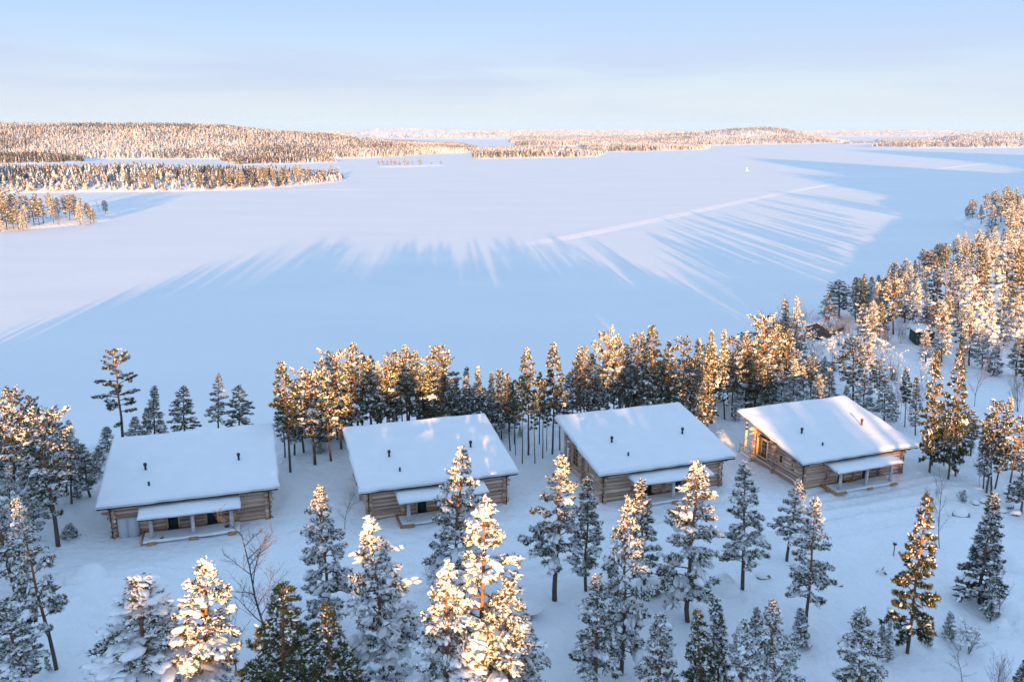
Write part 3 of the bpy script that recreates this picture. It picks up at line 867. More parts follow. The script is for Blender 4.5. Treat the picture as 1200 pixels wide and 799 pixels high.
def plant_px(var, bx, by, tx, ty, wpx, label, group, cat='tree', girth=.86):
    """a tree standing on the ground; its height and girth are worked out in metres"""
    p = on_ground(bx, by)
    z = float(max(-.05, ground_h(p[0], p[1])))
    d = ray(tx, ty); k = p[1] / d[1]
    top = CAMZ + k * d[2]; xt = k * d[0]
    h = max(1.5, top - z)
    tilt = max(-.10, min(.10, math.atan2(xt - p[0], h)))
    sh = h / V[var]['H'] / math.cos(tilt)
    dist = math.hypot(p[1], CAMZ - z)
    sr = girth * (wpx / FPX * dist) / (2 * V[var]['R']) if wpx else sh
    return plant(var, p[0], p[1], z, sh, sr, rng.random() * 6.28, tilt, label, group, cat)
# ------------------------------------------------------------------ log cabins
_logs = {}
def log_mesh(kind, seed):
    """a hand-peeled log of unit length along x, slightly bent and knobbly"""
    key = (kind, seed)
    if key not in _logs:
        rg = np.random.default_rng(100 + seed)
        xs = np.linspace(-.5, .5, 7)
        pts = np.column_stack([xs, rg.normal(0, .012, 7), rg.normal(0, .010, 7)])
        mb = MB(); mb.tube(pts, .222 * (1 + rg.normal(0, .05, 7)), 9, caps=False)
        me = mb.mesh('log', M['log_base' if kind == 'base' else 'log'], True)
        # pale sawn ends
        n0 = len(me.vertices)
        cap = MB(); cap.V = []
        v = np.array([q.co[:] for q in me.vertices]); T = []
        polys = [list(p.vertices) for p in me.polygons]
        mats = [0] * len(polys)
        polys.append(list(range(8, -1, -1))); mats.append(1)
        polys.append([n0 - 9 + i for i in range(9)]); mats.append(1)
        me2 = bpy.data.meshes.new('log')
        me2.from_pydata([tuple(a) for a in v], [], polys)
        me2.materials.append(M['log_base' if kind == 'base' else 'log']); me2.materials.append(M['log_end'])
        me2.polygons.foreach_set('material_index', mats)
        me2.polygons.foreach_set('use_smooth', [m_ == 0 for m_ in mats])
        _logs[key] = me2
    return _logs[key]

CO = .455                                            # course height
def snow_slab(x0, x1, y0, y1, zf, zb, th, seed, edge=.30, droop=.0, rright=0.):
    """a pillow of snow lying on a sloping roof: rounded rim, gentle unevenness"""
    nx_, ny_ = 64, 44
    def ax(lo, hi, n_):
        s = np.linspace(-1, 1, n_)
        s = np.sign(s) * (1 - (1 - np.abs(s)) ** 1.8)
        return lo + (hi - lo) * (s + 1) / 2
    xs = ax(x0, x1, nx_); ys = ax(y0, y1, ny_)
    Xs, Ys = np.meshgrid(xs, ys)
    dx = np.minimum(Xs - x0, x1 - Xs); dy = np.minimum(Ys - y0, y1 - Ys)
    def rnd(d_):
        k = np.clip(d_ / edge, 0, 1)
        return np.sqrt(1 - (1 - k) ** 2)
    prof = rnd(dx) * rnd(dy)
    base = zf + (zb - zf) * (Ys - y0) / (y1 - y0)
    n1 = vnoise(Xs * .35 + seed * 7.1, Ys * .35 + seed) * .08 + vnoise(Xs * 1.1 + seed, Ys * 1.1) * .03
    Zs = base + th * (.28 + .72 * prof) + n1 * prof
    # rim wanders a little
    wx = .11 * vnoise(Ys * .8 + seed, Xs * 0 + 3.3) * (1 - rnd(dx)); wy = .11 * vnoise(Xs * .8 + seed * 3, Ys * 0) * (1 - rnd(dy))
    top = np.stack([Xs + wx, Ys + wy, Zs], -1).reshape(-1, 3)
    bot = np.stack([Xs + wx, Ys + wy, base + .0 * Zs], -1).reshape(-1, 3)
    n_ = nx_ * ny_
    ii = np.arange(n_).reshape(ny_, nx_)
    q = np.stack([ii[:-1, :-1], ii[:-1, 1:], ii[1:, 1:], ii[1:, :-1]], -1).reshape(-1, 4)
    rim = np.concatenate([ii[0, :], ii[1:, -1], ii[-1, -2::-1], ii[-2:0:-1, 0]])
    rj = np.roll(rim, -1)
    sidef = np.stack([rim, rim + n_, rj + n_, rj], -1)[:, ::-1]
    return mesh_np('roof_snow', np.vstack([top, bot]), np.concatenate([q, sidef]), M['roof_snow'], True)

LABELS = [
 'log cabin farthest left, with grey double cupboard doors beside its porch',
 'second log cabin from the left, a tall pine standing before its porch',
 'third log cabin from the left, snowy pines close in front of its porch',
 'rightmost of the four log cabins, its whole post-fronted porch open to view']
def cabin(i):
    hx, hy, ha, hz = HOUSES[i]
    rg = np.random.default_rng(50 + i)
    root = bpy.data.objects.new('log_cabin', None); COL.objects.link(root)
    root.location = (hx, hy, hz); root.rotation_euler = (0, 0, ha)
    tag(root, LABELS[i], 'log cabin', 'four log cabins in a row above the lake')
    def add(name, mb, m_, parent=root, smooth=False, label=None):
        o = mb.build(name, M[m_], parent, smooth) if isinstance(mb, MB) else link(name, mb, parent)
        if label: o['label'] = label
        return o
    def log(p, length, axis, base=False, r_=1.0):
        me = log_mesh('base' if base else 'log', int(rg.integers(0, 5)) + (20 if base else 0))
        o = link('log', me, root, p, (rg.random() * 6.28, 0, 0) if axis == 'x' else (0, 0, 0), (length, r_, r_))
        if axis == 'y':
            o.rotation_euler = (0, 0, math.pi / 2)
        return o
    def run(courses, a0, a1, fixed, axis, gaps, off=0.0, ext=.45, z0=-.30):
        """courses of logs between a0 and a1 with openings left free"""
        for c in range(courses):
            z = z0 + c * CO + off
            e = ext + rg.uniform(-.10, .10)
            segs = [(a0 - e, a1 + e)]
            for g0, g1, gz0, gz1 in gaps:
                if gz0 - .12 < z < gz1 + .12:
                    ns_ = []
                    for s0, s1 in segs:
                        if g1 <= s0 or g0 >= s1: ns_.append((s0, s1)); continue
                        if g0 - s0 > .15: ns_.append((s0, g0))
                        if s1 - g1 > .15: ns_.append((g1, s1))
                    segs = ns_
            for s0, s1 in segs:
                m_ = (s0 + s1) / 2
                p = (m_, fixed, z) if axis == 'x' else (fixed, m_, z)
                log(p, s1 - s0, axis, base=(c == 0), r_=1.12 if c == 0 else rg.uniform(.95, 1.08))
    FY, BY, XL, XR = -5.2, 4.0, -7.25, 7.25
    doors = [(-2.5, -1.25, -.2, 1.98), (1.2, 2.45, -.2, 1.98)]
    run(8, XL, XR, FY, 'x', doors)
    backs = [(-6.2, -1.0, .5, 2.6), (1.0, 6.2, .5, 2.6)]
    run(11, XL, XR, BY, 'x', backs)
    # side walls: every course half a log higher, shorter as the roof slopes down to the front
    sidegaps = [(1.2, 3.45, .95, 3.55), (-1.9, -.9, 1.6, 2.85), (-3.9, -3.2, 1.85, 2.75)]
    for X_, gaps in ((XL, sidegaps), (XR, sidegaps)):
        for c in range(12):
            z = -.30 + CO * .5 + c * CO
            ylo = FY - .45 - rg.uniform(-.08, .1)
            roofz = lambda y: 3.60 + (y + 6.5) / 13 * 2.16 - .26
            if z > roofz(ylo): ylo = (z + .26 - 3.60) / 2.16 * 13 - 6.5
            yhi = BY + .45 + rg.uniform(-.08, .1)
            if yhi - ylo < .5 or z > roofz(yhi): continue
            segs = [(ylo, yhi)]
            for g0, g1, gz0, gz1 in gaps:
                if gz0 - .12 < z < gz1 + .12:
                    ns_ = []
                    for s0, s1 in segs:
                        if g1 <= s0 or g0 >= s1: ns_.append((s0, s1)); continue
                        if g0 - s0 > .15: ns_.append((s0, g0))
                        if s1 - g1 > .15: ns_.append((g1, s1))
                    segs = ns_
            for s0, s1 in segs:
                log((X_, (s0 + s1) / 2, z), s1 - s0, 'y')
        # stubs of the cross wall
        sgn = -1 if X_ < 0 else 1
        for c in range(9):
            log((X_ + sgn * .18, -.1, -.30 + c * CO), .75, 'x', r_=1.02)
    for X_ in (-3.95, 0.0, 3.95):
        for c in range(7):
            log((X_, FY - .16, -.30 + CO * .5 + c * CO), .72 + rg.uniform(-.06, .06), 'y', r_=.98)
    shell = MB()
    shell.box(XL + .10, XR - .10, FY + .14, FY + .18, -.5, 3.45).box(XL + .10, XR - .10, BY - .18, BY - .14, -.5, 4.9)
    for X_ in (XL + .12, XR - .16):
        shell.add([(X_ + a_, y_, z_) for a_ in (0, .04) for y_, z_ in ((FY + .19, -.5), (BY - .19, -.5), (BY - .19, 4.95), (FY + .19, 3.45))], None,
                  [(0, 1, 2, 3), (7, 6, 5, 4), (0, 4, 5, 1), (1, 5, 6, 2), (2, 6, 7, 3), (3, 7, 4, 0)])
    add('gap_shade_wall', shell, 'fascia')  # dark sheet behind the logs, its colour standing in for shade in the gaps
    # door openings
    for d0, d1, _, z1 in doors:
        cx = (d0 + d1) / 2
        f = add('door_frame', MB().box(d0 - .02, d0 + .15, FY - .30, FY + .1, -.12, z1 + .02, .01).box(d1 - .15, d1 + .02, FY - .30, FY + .1, -.12, z1 + .02, .01).box(d0 - .06, d1 + .06, FY - .32, FY + .1, z1 + .021, z1 + .19, .01), 'frame_wood')
        d = add('door', MB().box(d0 + .155, d1 - .155, FY - .08, FY + .02, -.05, z1 + .01, .01).box(d0 + .30, d1 - .30, FY - .10, FY - .079, .95, 1.75, .005), 'door')
        h = add('door_handle', MB().tube([(d0 + .24, FY - .13, .98), (d0 + .36, FY - .13, .98)], .015, 6).tube([(d0 + .24, FY - .07, .98), (d0 + .24, FY - .13, .98)], .012, 6), 'metal_dark', d)
        add('doormat', MB().box(d0 + .1, d1 - .1, FY - .85, FY - .3, .235, .26, .01), 'metal_dark')
    # side windows with muntins
    for X_, sg in ((XL, -1), (XR, 1)):
        for (y0, y1, z0, z1), (cols, rows) in zip([(1.2, 3.45, .95, 3.55), (-1.9, -.9, 1.6, 2.85), (-3.9, -3.2, 1.85, 2.75)], [(3, 4), (1, 2), (1, 2)]):
            xa, xb = sorted((X_ + sg * .31, X_ - sg * .05))
            f = MB().box(xa, xb, y0, y0 + .17, z0, z1, .008).box(xa, xb, y1 - .17, y1, z0, z1, .008).box(xa, xb, y0 + .172, y1 - .172, z1 - .16, z1 - .002, .008).box(xa, xb, y0 + .172, y1 - .172, z0 + .002, z0 + .16, .008)
            w_ = add('window', f, 'frame_wood')
            add('pane', MB().box(X_ + sg * .06 - .01, X_ + sg * .06 + .01, y0 + .17, y1 - .17, z0 + .16, z1 - .16), 'glass', w_)
            mt = MB()
            for a in range(1, cols):
                yy = y0 + .17 + (y1 - y0 - .34) * a / cols
                mt.box(X_ + sg * .10 - .02, X_ + sg * .10 + .02, yy - .02, yy + .02, z0 + .16, z1 - .16)
            for a in range(1, rows):
                zz_ = z0 + .16 + (z1 - z0 - .32) * a / rows
                mt.box(X_ + sg * .115 - .02, X_ + sg * .115 + .02, y0 + .17, y1 - .17, zz_ - .02, zz_ + .02)
            add('muntin', mt, 'frame_wood', w_)
    # lake side glazing
    for x0, x1, z0, z1 in [(-6.2, -1.0, .5, 2.6), (1.0, 6.2, .5, 2.6)]:
        f = MB().box(x0, x0 + .15, BY - .1, BY + .24, z0, z1, .01).box(x1 - .15, x1, BY - .1, BY + .24, z0, z1, .01).box(x0 + .152, x1 - .152, BY - .1, BY + .24, z1 - .15, z1 - .003, .01).box(x0 + .152, x1 - .152, BY - .1, BY + .24, z0 + .003, z0 + .15, .01).box((x0 + x1) / 2 - .07, (x0 + x1) / 2 + .07, BY - .1, BY + .2, z0 + .15, z1 - .15)
        w_ = add('window', f, 'frame_wood')
        add('pane', MB().box(x0 + .15, x1 - .15, BY + .02, BY + .05, z0 + .15, z1 - .15), 'glass', w_)
    # main roof
    A, B_ = 3.62, 5.78
    rv = np.array([(-8.5, -6.5, A), (8.5, -6.5, A), (8.5, 6.5, B_), (-8.5, 6.5, B_)])
    rf = MB(); lo = rv - [0, 0, .14]
    rf.add(np.vstack([lo, rv]), None, [(3, 2, 1, 0), (4, 5, 6, 7), (0, 1, 5, 4), (1, 2, 6, 5), (2, 3, 7, 6), (3, 0, 4, 7)])
    roof = add('roof', rf, 'fascia')
    add('roof_snow', snow_slab(-8.60, 8.60, -6.62, 6.60, A + .004, B_ + .004, .50, i), None, roof)
    add('gutter', MB().tube([(-8.45, -6.57, A - .10), (8.45, -6.57, A - .10)], .07, 8), 'metal_dark', roof)
    for yy, zz_ in ((6.0, 5.22), (-.1, 4.22), (-5.2, 3.38)):
        for s0, s1 in ((-8.15, -7.0), (7.0, 8.15)):
            log(((s0 + s1) / 2, yy, zz_), s1 - s0, 'x')
    log((0, 6.0, 5.22), 14.0, 'x')
    # vents standing out of the roof snow
    def rz(y): return A + (y + 6.5) / 13 * 2.16 + .45
    for k_, (vx, vy, hh, r_) in enumerate([(-4.5, -1.1, .72, .115), (-3.9, -4.2, .42, .10), (4.7, -1.05, .72, .115)]):
        z_ = rz(vy)
        mb = MB().tube([(vx, vy, z_ - .5), (vx, vy, z_ + hh)], r_, 10)
        if hh > .6:
            mb.tube([(vx, vy, z_ + hh - .24), (vx, vy, z_ + hh - .20), (vx, vy, z_ + hh + .04), (vx, vy, z_ + hh + .10)], np.array([r_ * 1.05, r_ * 1.55, r_ * 1.55, r_ * .9]), 10)
        else:
            mb.tube([(vx, vy, z_ + hh - .05), (vx, vy, z_ + hh + .04)], r_ * 1.2, 10)
        add('roof_vent', mb, 'metal_rust' if (i == 3 and k_ == 2) else 'metal_dark', roof, True, 'rusty brown roof vent' if (i == 3 and k_ == 2) else None)
    # downpipes
    for xx in (-7.50, 7.50):
        add('downpipe', MB().tube([(xx, -6.5, 3.5), (xx, -6.3, 3.3), (xx, -5.60, 3.05), (xx, -5.54, 2.85), (xx, -5.54, .1), (xx, -5.66, -.05)], .075, 7), 'metal_dark', smooth=True)
    # porch
    x0, x1, yf, yb = -4.72, 4.70, -8.15, -5.02
    pr = np.array([(x0, yf, 2.66), (x1, yf, 2.66), (x1, yb, 3.02), (x0, yb, 3.02)]); pl = pr - [0, 0, .12]
    mb = MB(); mb.add(np.vstack([pl, pr]), None, [(3, 2, 1, 0), (4, 5, 6, 7), (0, 1, 5, 4), (1, 2, 6, 5), (2, 3, 7, 6), (3, 0, 4, 7)])
    mb.box(x0 + .15, x1 - .15, -7.6, -7.42, 2.40, 2.58, .01)
    pf = add('porch_roof', mb, 'fascia')
    add('roof_snow', snow_slab(x0 - .06, x1 + .06, yf - .10, yb - .02, 2.664, 3.024, .36, i + 10, edge=.26), None, pf)
    for px_ in (-3.68, .15, 3.80):
        add('porch_post', MB().tube([(px_, -7.45, .1), (px_, -7.45, 1.2), (px_, -7.45, 2.45)], np.array([.21, .195, .18]), 12), 'post', smooth=True)
        st = add('porch_step', MB().box(px_ - .42, px_ + .42, -8.32, -7.98, -.02, .20, .015), 'deck_wood')
    for sx in (-4.62, 4.55):
        add('porch_rafter', MB().add(*(lambda a: (a, None, [(0, 1, 3, 2), (4, 6, 7, 5), (0, 4, 5, 1), (2, 3, 7, 6), (0, 2, 6, 4), (1, 5, 7, 3)]))(
            np.array([(sx + dx_, yy, zz_ + dz_) for dx_ in (0, .1) for yy, zz_ in ((-8.0, 2.36), (-5.3, 2.74)) for dz_ in (0, .17)]))), 'frame_wood')
    # deck boards show along the wall where the snow is swept; the rest is under snow
    for k_ in range(4):
        add('deck_board', MB().box(-4.5, 4.5, -5.52 - k_ * .17 - .155, -5.52 - k_ * .17, .17, .225, .006), 'deck_wood')
    sl = snow_slab(-4.55, 4.5, -8.06, -5.95, .10, .12, .17, i + 20, edge=.16)
    add('deck_snow', sl, None)
    add('deck_edge', MB().box(-4.72, -4.565, -8.1, -5.45, -.06, .30, .01), 'deck_wood')
    if i in (1, 3):
        add('deck_edge', MB().box(-4.70, -3.3, -8.26, -8.11, -.06, .26, .01), 'deck_wood')
    # terrace toward the lake
    add('terrace', MB().box(-7.6, 7.6, 4.3, 7.05, -.55, -.08, .02).box(-7.62, 7.62, 7.06, 7.16, -.5, .05, .01), 'deck_wood')
    add('terrace_snow', snow_slab(-7.55, 7.55, 4.35, 7.0, -.076, -.076, .24, i + 30, edge=.2), None)
    for px_ in (-7.3, -2.4, 2.4, 7.3):
        add('terrace_post', MB().tube([(px_, 6.0, -.1), (px_, 6.0, 2.5), (px_, 6.0, 5.12)], np.array([.20, .18, .17]), 10), 'log', smooth=True)
    for xx in (-7.5, 7.5):
        rl = add('railing', MB().tube([(xx, 4.6, 0), (xx, 4.6, 1.15)], .03, 6).tube([(xx, 6.9, 0), (xx, 6.9, 1.15)], .03, 6).tube([(xx, 4.6, 1.15), (xx, 6.9, 1.15)], .03, 6), 'metal_dark')
        add('railing_glass', MB().box(xx - .008, xx + .008, 4.7, 6.8, .25, 1.05), 'clear_glass', rl)
    if i == 0:
        cb = add('cupboard', MB().box(-6.90, -5.02, -5.78, -5.42, -.36, 1.98, .015), 'panel')
        for a, b in ((-6.86, -5.975), (-5.955, -5.06)):
            d = add('cupboard_door', MB().box(a, b, -5.825, -5.785, -.20, 1.94, .008), 'panel', cb)
        add('cupboard_sill', MB().box(-6.92, -5.0, -5.86, -5.785, -.36, -.22, .006), 'panel_foot', cb)
    return root
for i in range(4):
    cabin(i)
def at_house(i, lx, ly, lz):
    hx, hy, ha, hz = HOUSES[i]
    c, s = math.cos(ha), math.sin(ha)
    return (hx + c * lx - s * ly, hy + s * lx + c * ly, hz + lz), ha
p, a = at_house(0, 3.35, -7.25, .24)
o = bpy.data.objects.new('snow_shovel', None); COL.objects.link(o); o.location = p; o.rotation_euler = (.12, -.28, a)
tag(o, 'dark snow shovel leaning by the right porch post of the leftmost cabin', 'shovel')
MB().tube([(0, 0, .3), (0, 0, 1.35)], .022, 6).tube([(-.09, 0, 1.36), (.09, 0, 1.36)], .02, 6).build('handle', M['metal_dark'], o)
MB().add([(-.22, -.03, 0), (.22, -.03, 0), (.2, .02, .38), (-.2, .02, .38), (-.22, 0, 0), (.22, 0, 0), (.2, .05, .38), (-.2, .05, .38)], None,
         [(0, 1, 2, 3), (7, 6, 5, 4), (0, 4, 5, 1), (1, 5, 6, 2), (2, 6, 7, 3), (3, 7, 4, 0)]).build('blade', M['metal_dark'], o)
p, a = at_house(0, -2.75, -7.75, .26)
o = bpy.data.objects.new('boot_brush', None); COL.objects.link(o); o.location = p; o.rotation_euler = (0, 0, a + .5)
tag(o, 'small dark boot brush on the snowy deck near the left porch post', 'boot brush')
MB().box(-.2, .2, -.1, .1, 0, .09, .01).build('base', M['metal_dark'], o)
MB().tube([(-.15, 0, .08), (.12, 0, .34)], .03, 6).build('handle', M['metal_dark'], o)
p, a = at_house(1, 2.8, -6.6, .22)
o = bpy.data.objects.new('bench', None); COL.objects.link(o); o.location = p; o.rotation_euler = (0, 0, a)
tag(o, 'low orange wooden bench on the porch of the second cabin', 'bench')
MB().box(-.7, .7, -.2, .2, .38, .44, .01).build('seat', M['deck_wood'], o)
for s in (-.55, .55):
    MB().box(s - .04, s + .04, -.17, .17, 0, .378, .01).build('leg', M['deck_wood'], o)

# ------------------------------------------------------------------ older buildings among the trees on the right
def small_house(px, py, w_, d_, hw, ridge, rot, wallm, label, cat, chimney=False, openings=(), roof_over=.5, name='old_cabin', logs=False, z_off=0.):
    p = on_ground(px, py); z = float(ground_h(p[0], p[1])) - .1 + z_off
    o = bpy.data.objects.new(name, None); COL.objects.link(o); o.location = (p[0], p[1], z); o.rotation_euler = (0, 0, rot)
    tag(o, label, cat)
    # gable end faces -y; ridge runs along y from 0 to d_
    W_ = w_ / 2
    vv = [(-W_, 0, 0), (W_, 0, 0), (W_, 0, hw), (0, 0, ridge), (-W_, 0, hw)]
    V_ = np.array(vv + [(a, d_, c) for a, _, c in vv], float)
    me = bpy.data.meshes.new('wall'); me.from_pydata([tuple(q) for q in V_], [], [(0, 1, 2, 3, 4), (9, 8, 7, 6, 5), (0, 5, 6, 1), (1, 6, 7, 2), (0, 4, 9, 5)])
    me.materials.append(M[wallm]); link('wall', me, o)
    if logs:
        n_ = int(hw / .3)
        for k in range(n_ + 3):
            zc = .15 + k * .3
            half = W_ + .3 if zc < hw else W_ * (ridge - zc) / (ridge - hw)
            if half < .3: continue
            MB().tube([(-half, -.04, zc), (0, -.05, zc), (half, -.04, zc)], .15, 7).build('log', M['old_log'], o, True)
            if zc < hw:
                for s in (-1, 1):
                    MB().tube([(s * W_, -.35, zc + .15), (s * W_, d_ / 2, zc + .15), (s * W_, d_ + .35, zc + .15)], .15, 7).build('log', M['old_log'], o, True)
    sl = (ridge - hw) / W_
    ov = roof_over
    rf = MB(); sn = MB()
    for s in (-1, 1):
        a = [(0, -ov, ridge + .06), (s * (W_ + ov), -ov, hw - sl * ov + .06), (s * (W_ + ov), d_ + ov, hw - sl * ov + .06), (0, d_ + ov, ridge + .06)]
        A_ = np.array(a)
        if s < 0: q = [(0, 1, 2, 3), (7, 6, 5, 4), (0, 4, 5, 1), (1, 5, 6, 2), (2, 6, 7, 3)]
        else: q = [(3, 2, 1, 0), (4, 5, 6, 7), (1, 5, 4, 0), (2, 6, 5, 1), (3, 7, 6, 2)]
        rf.add(np.vstack([A_, A_ + [0, 0, .1]]), None, q)
    r_ = rf.build('roof', M['fascia'], o)
    # rounded snow blanket over both slopes
    nx_, ny_ = 25, 12
    xs = np.linspace(-(W_ + ov + .08), W_ + ov + .08, nx_); ys_ = np.linspace(-ov - .08, d_ + ov + .08, ny_)
    XX, YY = np.meshgrid(xs, ys_)
    base = ridge + .164 - sl * np.abs(XX)
    e1 = np.clip((W_ + ov + .08 - np.abs(XX)) / .4, 0, 1); e2 = np.clip(np.minimum(YY - ys_[0], ys_[-1] - YY) / .4, 0, 1)
    th = .42 * (.3 + .7 * np.sqrt(1 - (1 - e1) ** 2) * np.sqrt(1 - (1 - e2) ** 2)) - .12 * np.exp(-(XX / .5) ** 2)
    top = np.stack([XX, YY, base + th + .04 * vnoise(XX, YY)], -1).reshape(-1, 3); bot = np.stack([XX, YY, base], -1).reshape(-1, 3)
    n_ = nx_ * ny_; ii = np.arange(n_).reshape(ny_, nx_)
    q = np.stack([ii[:-1, :-1], ii[:-1, 1:], ii[1:, 1:], ii[1:, :-1]], -1).reshape(-1, 4)
    rim = np.concatenate([ii[0, :], ii[1:, -1], ii[-1, -2::-1], ii[-2:0:-1, 0]]); rj = np.roll(rim, -1)
    link('roof_snow', mesh_np('roof_snow', np.vstack([top, bot]), np.concatenate([q, np.stack([rim, rj, rj + n_, rim + n_], -1)[:, ::-1]]), M['roof_snow'], True), r_)
    if chimney:
        c_ = MB().box(-.1, .75, d_ * .45, d_ * .45 + .7, hw, ridge + 1.15, .02).build('chimney', M['brick'], r_)
        MB().box(-.18, .83, d_ * .45 - .08, d_ * .45 + .78, ridge + 1.152, ridge + 1.42, .09).build('chimney_snow', M['roof_snow'], r_)
    for nm, xa, xb, za, zb, mm in openings:
        f = MB().box(xa - .09, xb + .09, -.26, -.02, za - .09, zb + .09, .01).build(nm, M['fascia'], o)
        MB().box(xa, xb, -.29, -.262, za, zb).build('pane' if nm == 'window' else 'panel', M[mm], f)
    return o
small_house(957, 398, 5.0, 8.0, 2.7, 3.9, -.75, 'old_log', 'old log cabin with a brick chimney half hidden by pinkish bare birches', 'cabin', True,
            [('window', -1.7, -.5, 1.1, 2.2, 'glass'), ('door', .5, 1.4, .1, 2.0, 'red_wall')], logs=True)
small_house(1083.5, 404, 3.3, 4.5, 2.6, 3.1, -.15, 'green_wall', 'small dark green shed with a snowy roof on the wooded slope', 'shed', False,
            [('door', -1.2, 1.2, .05, 2.2, 'green_wall')], .35, 'garden_shed')
small_house(1092, 378, 6.0, 8.0, 2.9, 4.2, .2, 'red_wall', 'dull red cabin mostly hidden behind trees above the green shed', 'cabin', False,
            [('window', -2.2, -.9, 1.2, 2.3, 'glass')], .5, 'old_cabin')

# ------------------------------------------------------------------ small things on the snow
def boulder(px, py, rx_, ry_, hz_, label, rocky=True, group=None, rot=0., lake=False):
    p = at_z(px, py, 0) if lake else on_ground(px, py)
    z = 0 if lake else float(ground_h(p[0], p[1]))
    rg = np.random.default_rng(int(px * 7 + py))
    o = bpy.data.objects.new('boulder', None); COL.objects.link(o); o.location = (p[0], p[1], z - hz_ * .25); o.rotation_euler = (0, 0, rot)
    tag(o, label, 'boulder', group)
    v, f = blobs(np.array([[0, 0, hz_ * .35]]), np.array([[rx_ * .94, ry_ * .94, hz_ * .58]]) * (1 if rocky else .7), 2, rg, .12)
    v += rg.normal(0, .03, v.shape)
    link('rock', mesh_np('rock', v, f, M['rock'], False), o)
    V2, F2 = ico(3)
    P2 = V2 * [rx_ * 1.10, ry_ * 1.12, hz_ * .80]
    P2[:, 2] = np.where(P2[:, 2] < 0, P2[:, 2] * (.22 if rocky else .9), P2[:, 2])
    P2 = P2 + [0, ry_ * .10, hz_ * (.46 if rocky else .35)]
    P2 *= (1 + (.08 if rocky else .20) * vnoise(P2[:, 0] * .9 / rx_ * 1.3 + px, P2[:, 1] * .9 / ry_ + P2[:, 2]))[:, None]
    P2[:, 0] += (.06 if rocky else .2) * rx_ * (P2[:, 2] / hz_)
    link('snow_cap', mesh_np('snow_cap', P2, F2, M['snow'], True), o)
    return o
boulder(607, 714, 1.9, 1.1, 1.0, 'snow capped boulder with a brown rock rim right of the bright bushy pine', rot=-.25)
boulder(766, 689, 1.5, 1.0, .9, 'snow capped boulder with brown edge beside the pine below the third cabin', rot=-.3)
boulder(846, 692, 1.25, 1.15, 1.9, 'tall rounded boulder fully buried in snow between two pines', rocky=False)
boulder(100, 678, 1.7, 1.3, 1.2, 'smooth snow covered boulder in the clearing below the leftmost cabin', rocky=False)
boulder(1180, 664, 1.3, 1.1, 1.35, 'large snow mound catching the sun at the right edge', rocky=False)
boulder(1170, 732, .7, .5, .7, 'low snow lump under the slim bare birch at right', rocky=False)
boulder(894, 676, .6, .45, .5, 'small half buried rock right of the snow laden pine', rot=.2)
boulder(982, 685, .5, .35, .3, 'small brown rock poking from the open snow slope', rot=.5)
boulder(1126, 604, .8, .6, .9, 'snow capped rock left of the small gully of stones', rot=.2)
for px, py, lb in [(1143, 590, 'leftmost'), (1152, 588, 'second'), (1173, 599, 'third'), (1182, 594, 'fourth'), (1190, 603, 'rightmost')]:
    boulder(px, py, rng.uniform(.4, .8), rng.uniform(.35, .6), rng.uniform(.4, .8), 'snow capped dark stone in the gully at right, %s of the five' % lb, group='stones in the gully')
p = on_ground(1032, 672)
o = bpy.data.objects.new('fallen_branch', None); COL.objects.link(o); o.location = (p[0], p[1], float(ground_h(p[0], p[1])) + .1)
tag(o, 'dark broken branch sticking out of the snow in the open slope', 'branch')
MB().tube([(-.5, 0, .05), (-.2, .1, .22), (.2, 0, .18), (.5, -.1, -.1)], [.02, .05, .09, .08], 6).tube([(.1, 0, .3), (.4, .3, .5)], [.05, .02], 5).build('branch', M['bark'], o)
v, f = blobs(np.array([[-.15, .05, .26], [.25, 0, .22]]), np.array([[.3, .14, .12], [.25, .16, .12]]), 1, np.random.default_rng(4))
link('snow_load', mesh_np('snow_load', v, f, M['snow'], True), o)
p = on_ground(152, 711)
o = bpy.data.objects.new('fallen_branch', None); COL.objects.link(o); o.location = (p[0], p[1], float(ground_h(p[0], p[1])) + .15)
tag(o, 'brown log end with a forked twig poking from the big snow mound', 'branch')
MB().tube([(-.9, 0, .1), (-.5, 0, -.02), (0, 0, .1), (.5, .1, .14)], [.02, .05, .16, .2], 7).build('branch', M['bark'], o)
# path light
p = on_ground(1047, 651)
o = bpy.data.objects.new('path_light', None); COL.objects.link(o); o.location = (p[0], p[1], float(ground_h(p[0], p[1])) - .1)
tag(o, 'slim black path light on a post in the open snow', 'path light')
MB().tube([(0, 0, -.3), (0, 0, 1.25)], .045, 8).build('post', M['metal_dark'], o)
MB().tube([(0, 0, 1.25), (0, 0, 1.30), (0, 0, 1.52), (0, 0, 1.56)], np.array([.08, .17, .19, .08]), 12).build('lamp_head', M['metal_dark'], o)
v, f = blobs(np.array([[0, 0, 1.6]]), np.array([[.17, .17, .10]]), 1, np.random.default_rng(3)); link('snow_cap', mesh_np('snow_cap', v, f, M['snow'], True), o)
# snow plastered marker far out on the ice
p = at_z(875, 200.5)
o = bpy.data.objects.new('lake_marker', None); COL.objects.link(o); o.location = (p[0], p[1], 0)
tag(o, 'small snow plastered marker standing alone far out on the lake', 'lake marker')
v, f = blobs(np.array([[0, 0, .4], [.1, 0, 1.6], [.3, 0, 2.7], [1.9, 0, .3]]), np.array([[1.3, 1.1, .7], [.7, .6, .8], [.4, .4, 1.2], [1.0, .7, .4]]), 2, np.random.default_rng(8), .12)
link('snow_cone', mesh_np('snow_cone', v, f, M['snow'], True), o)
MB().tube([(.3, 0, 0), (.3, 0, 5.0)], .12, 8).build('pole', M['post'], o)
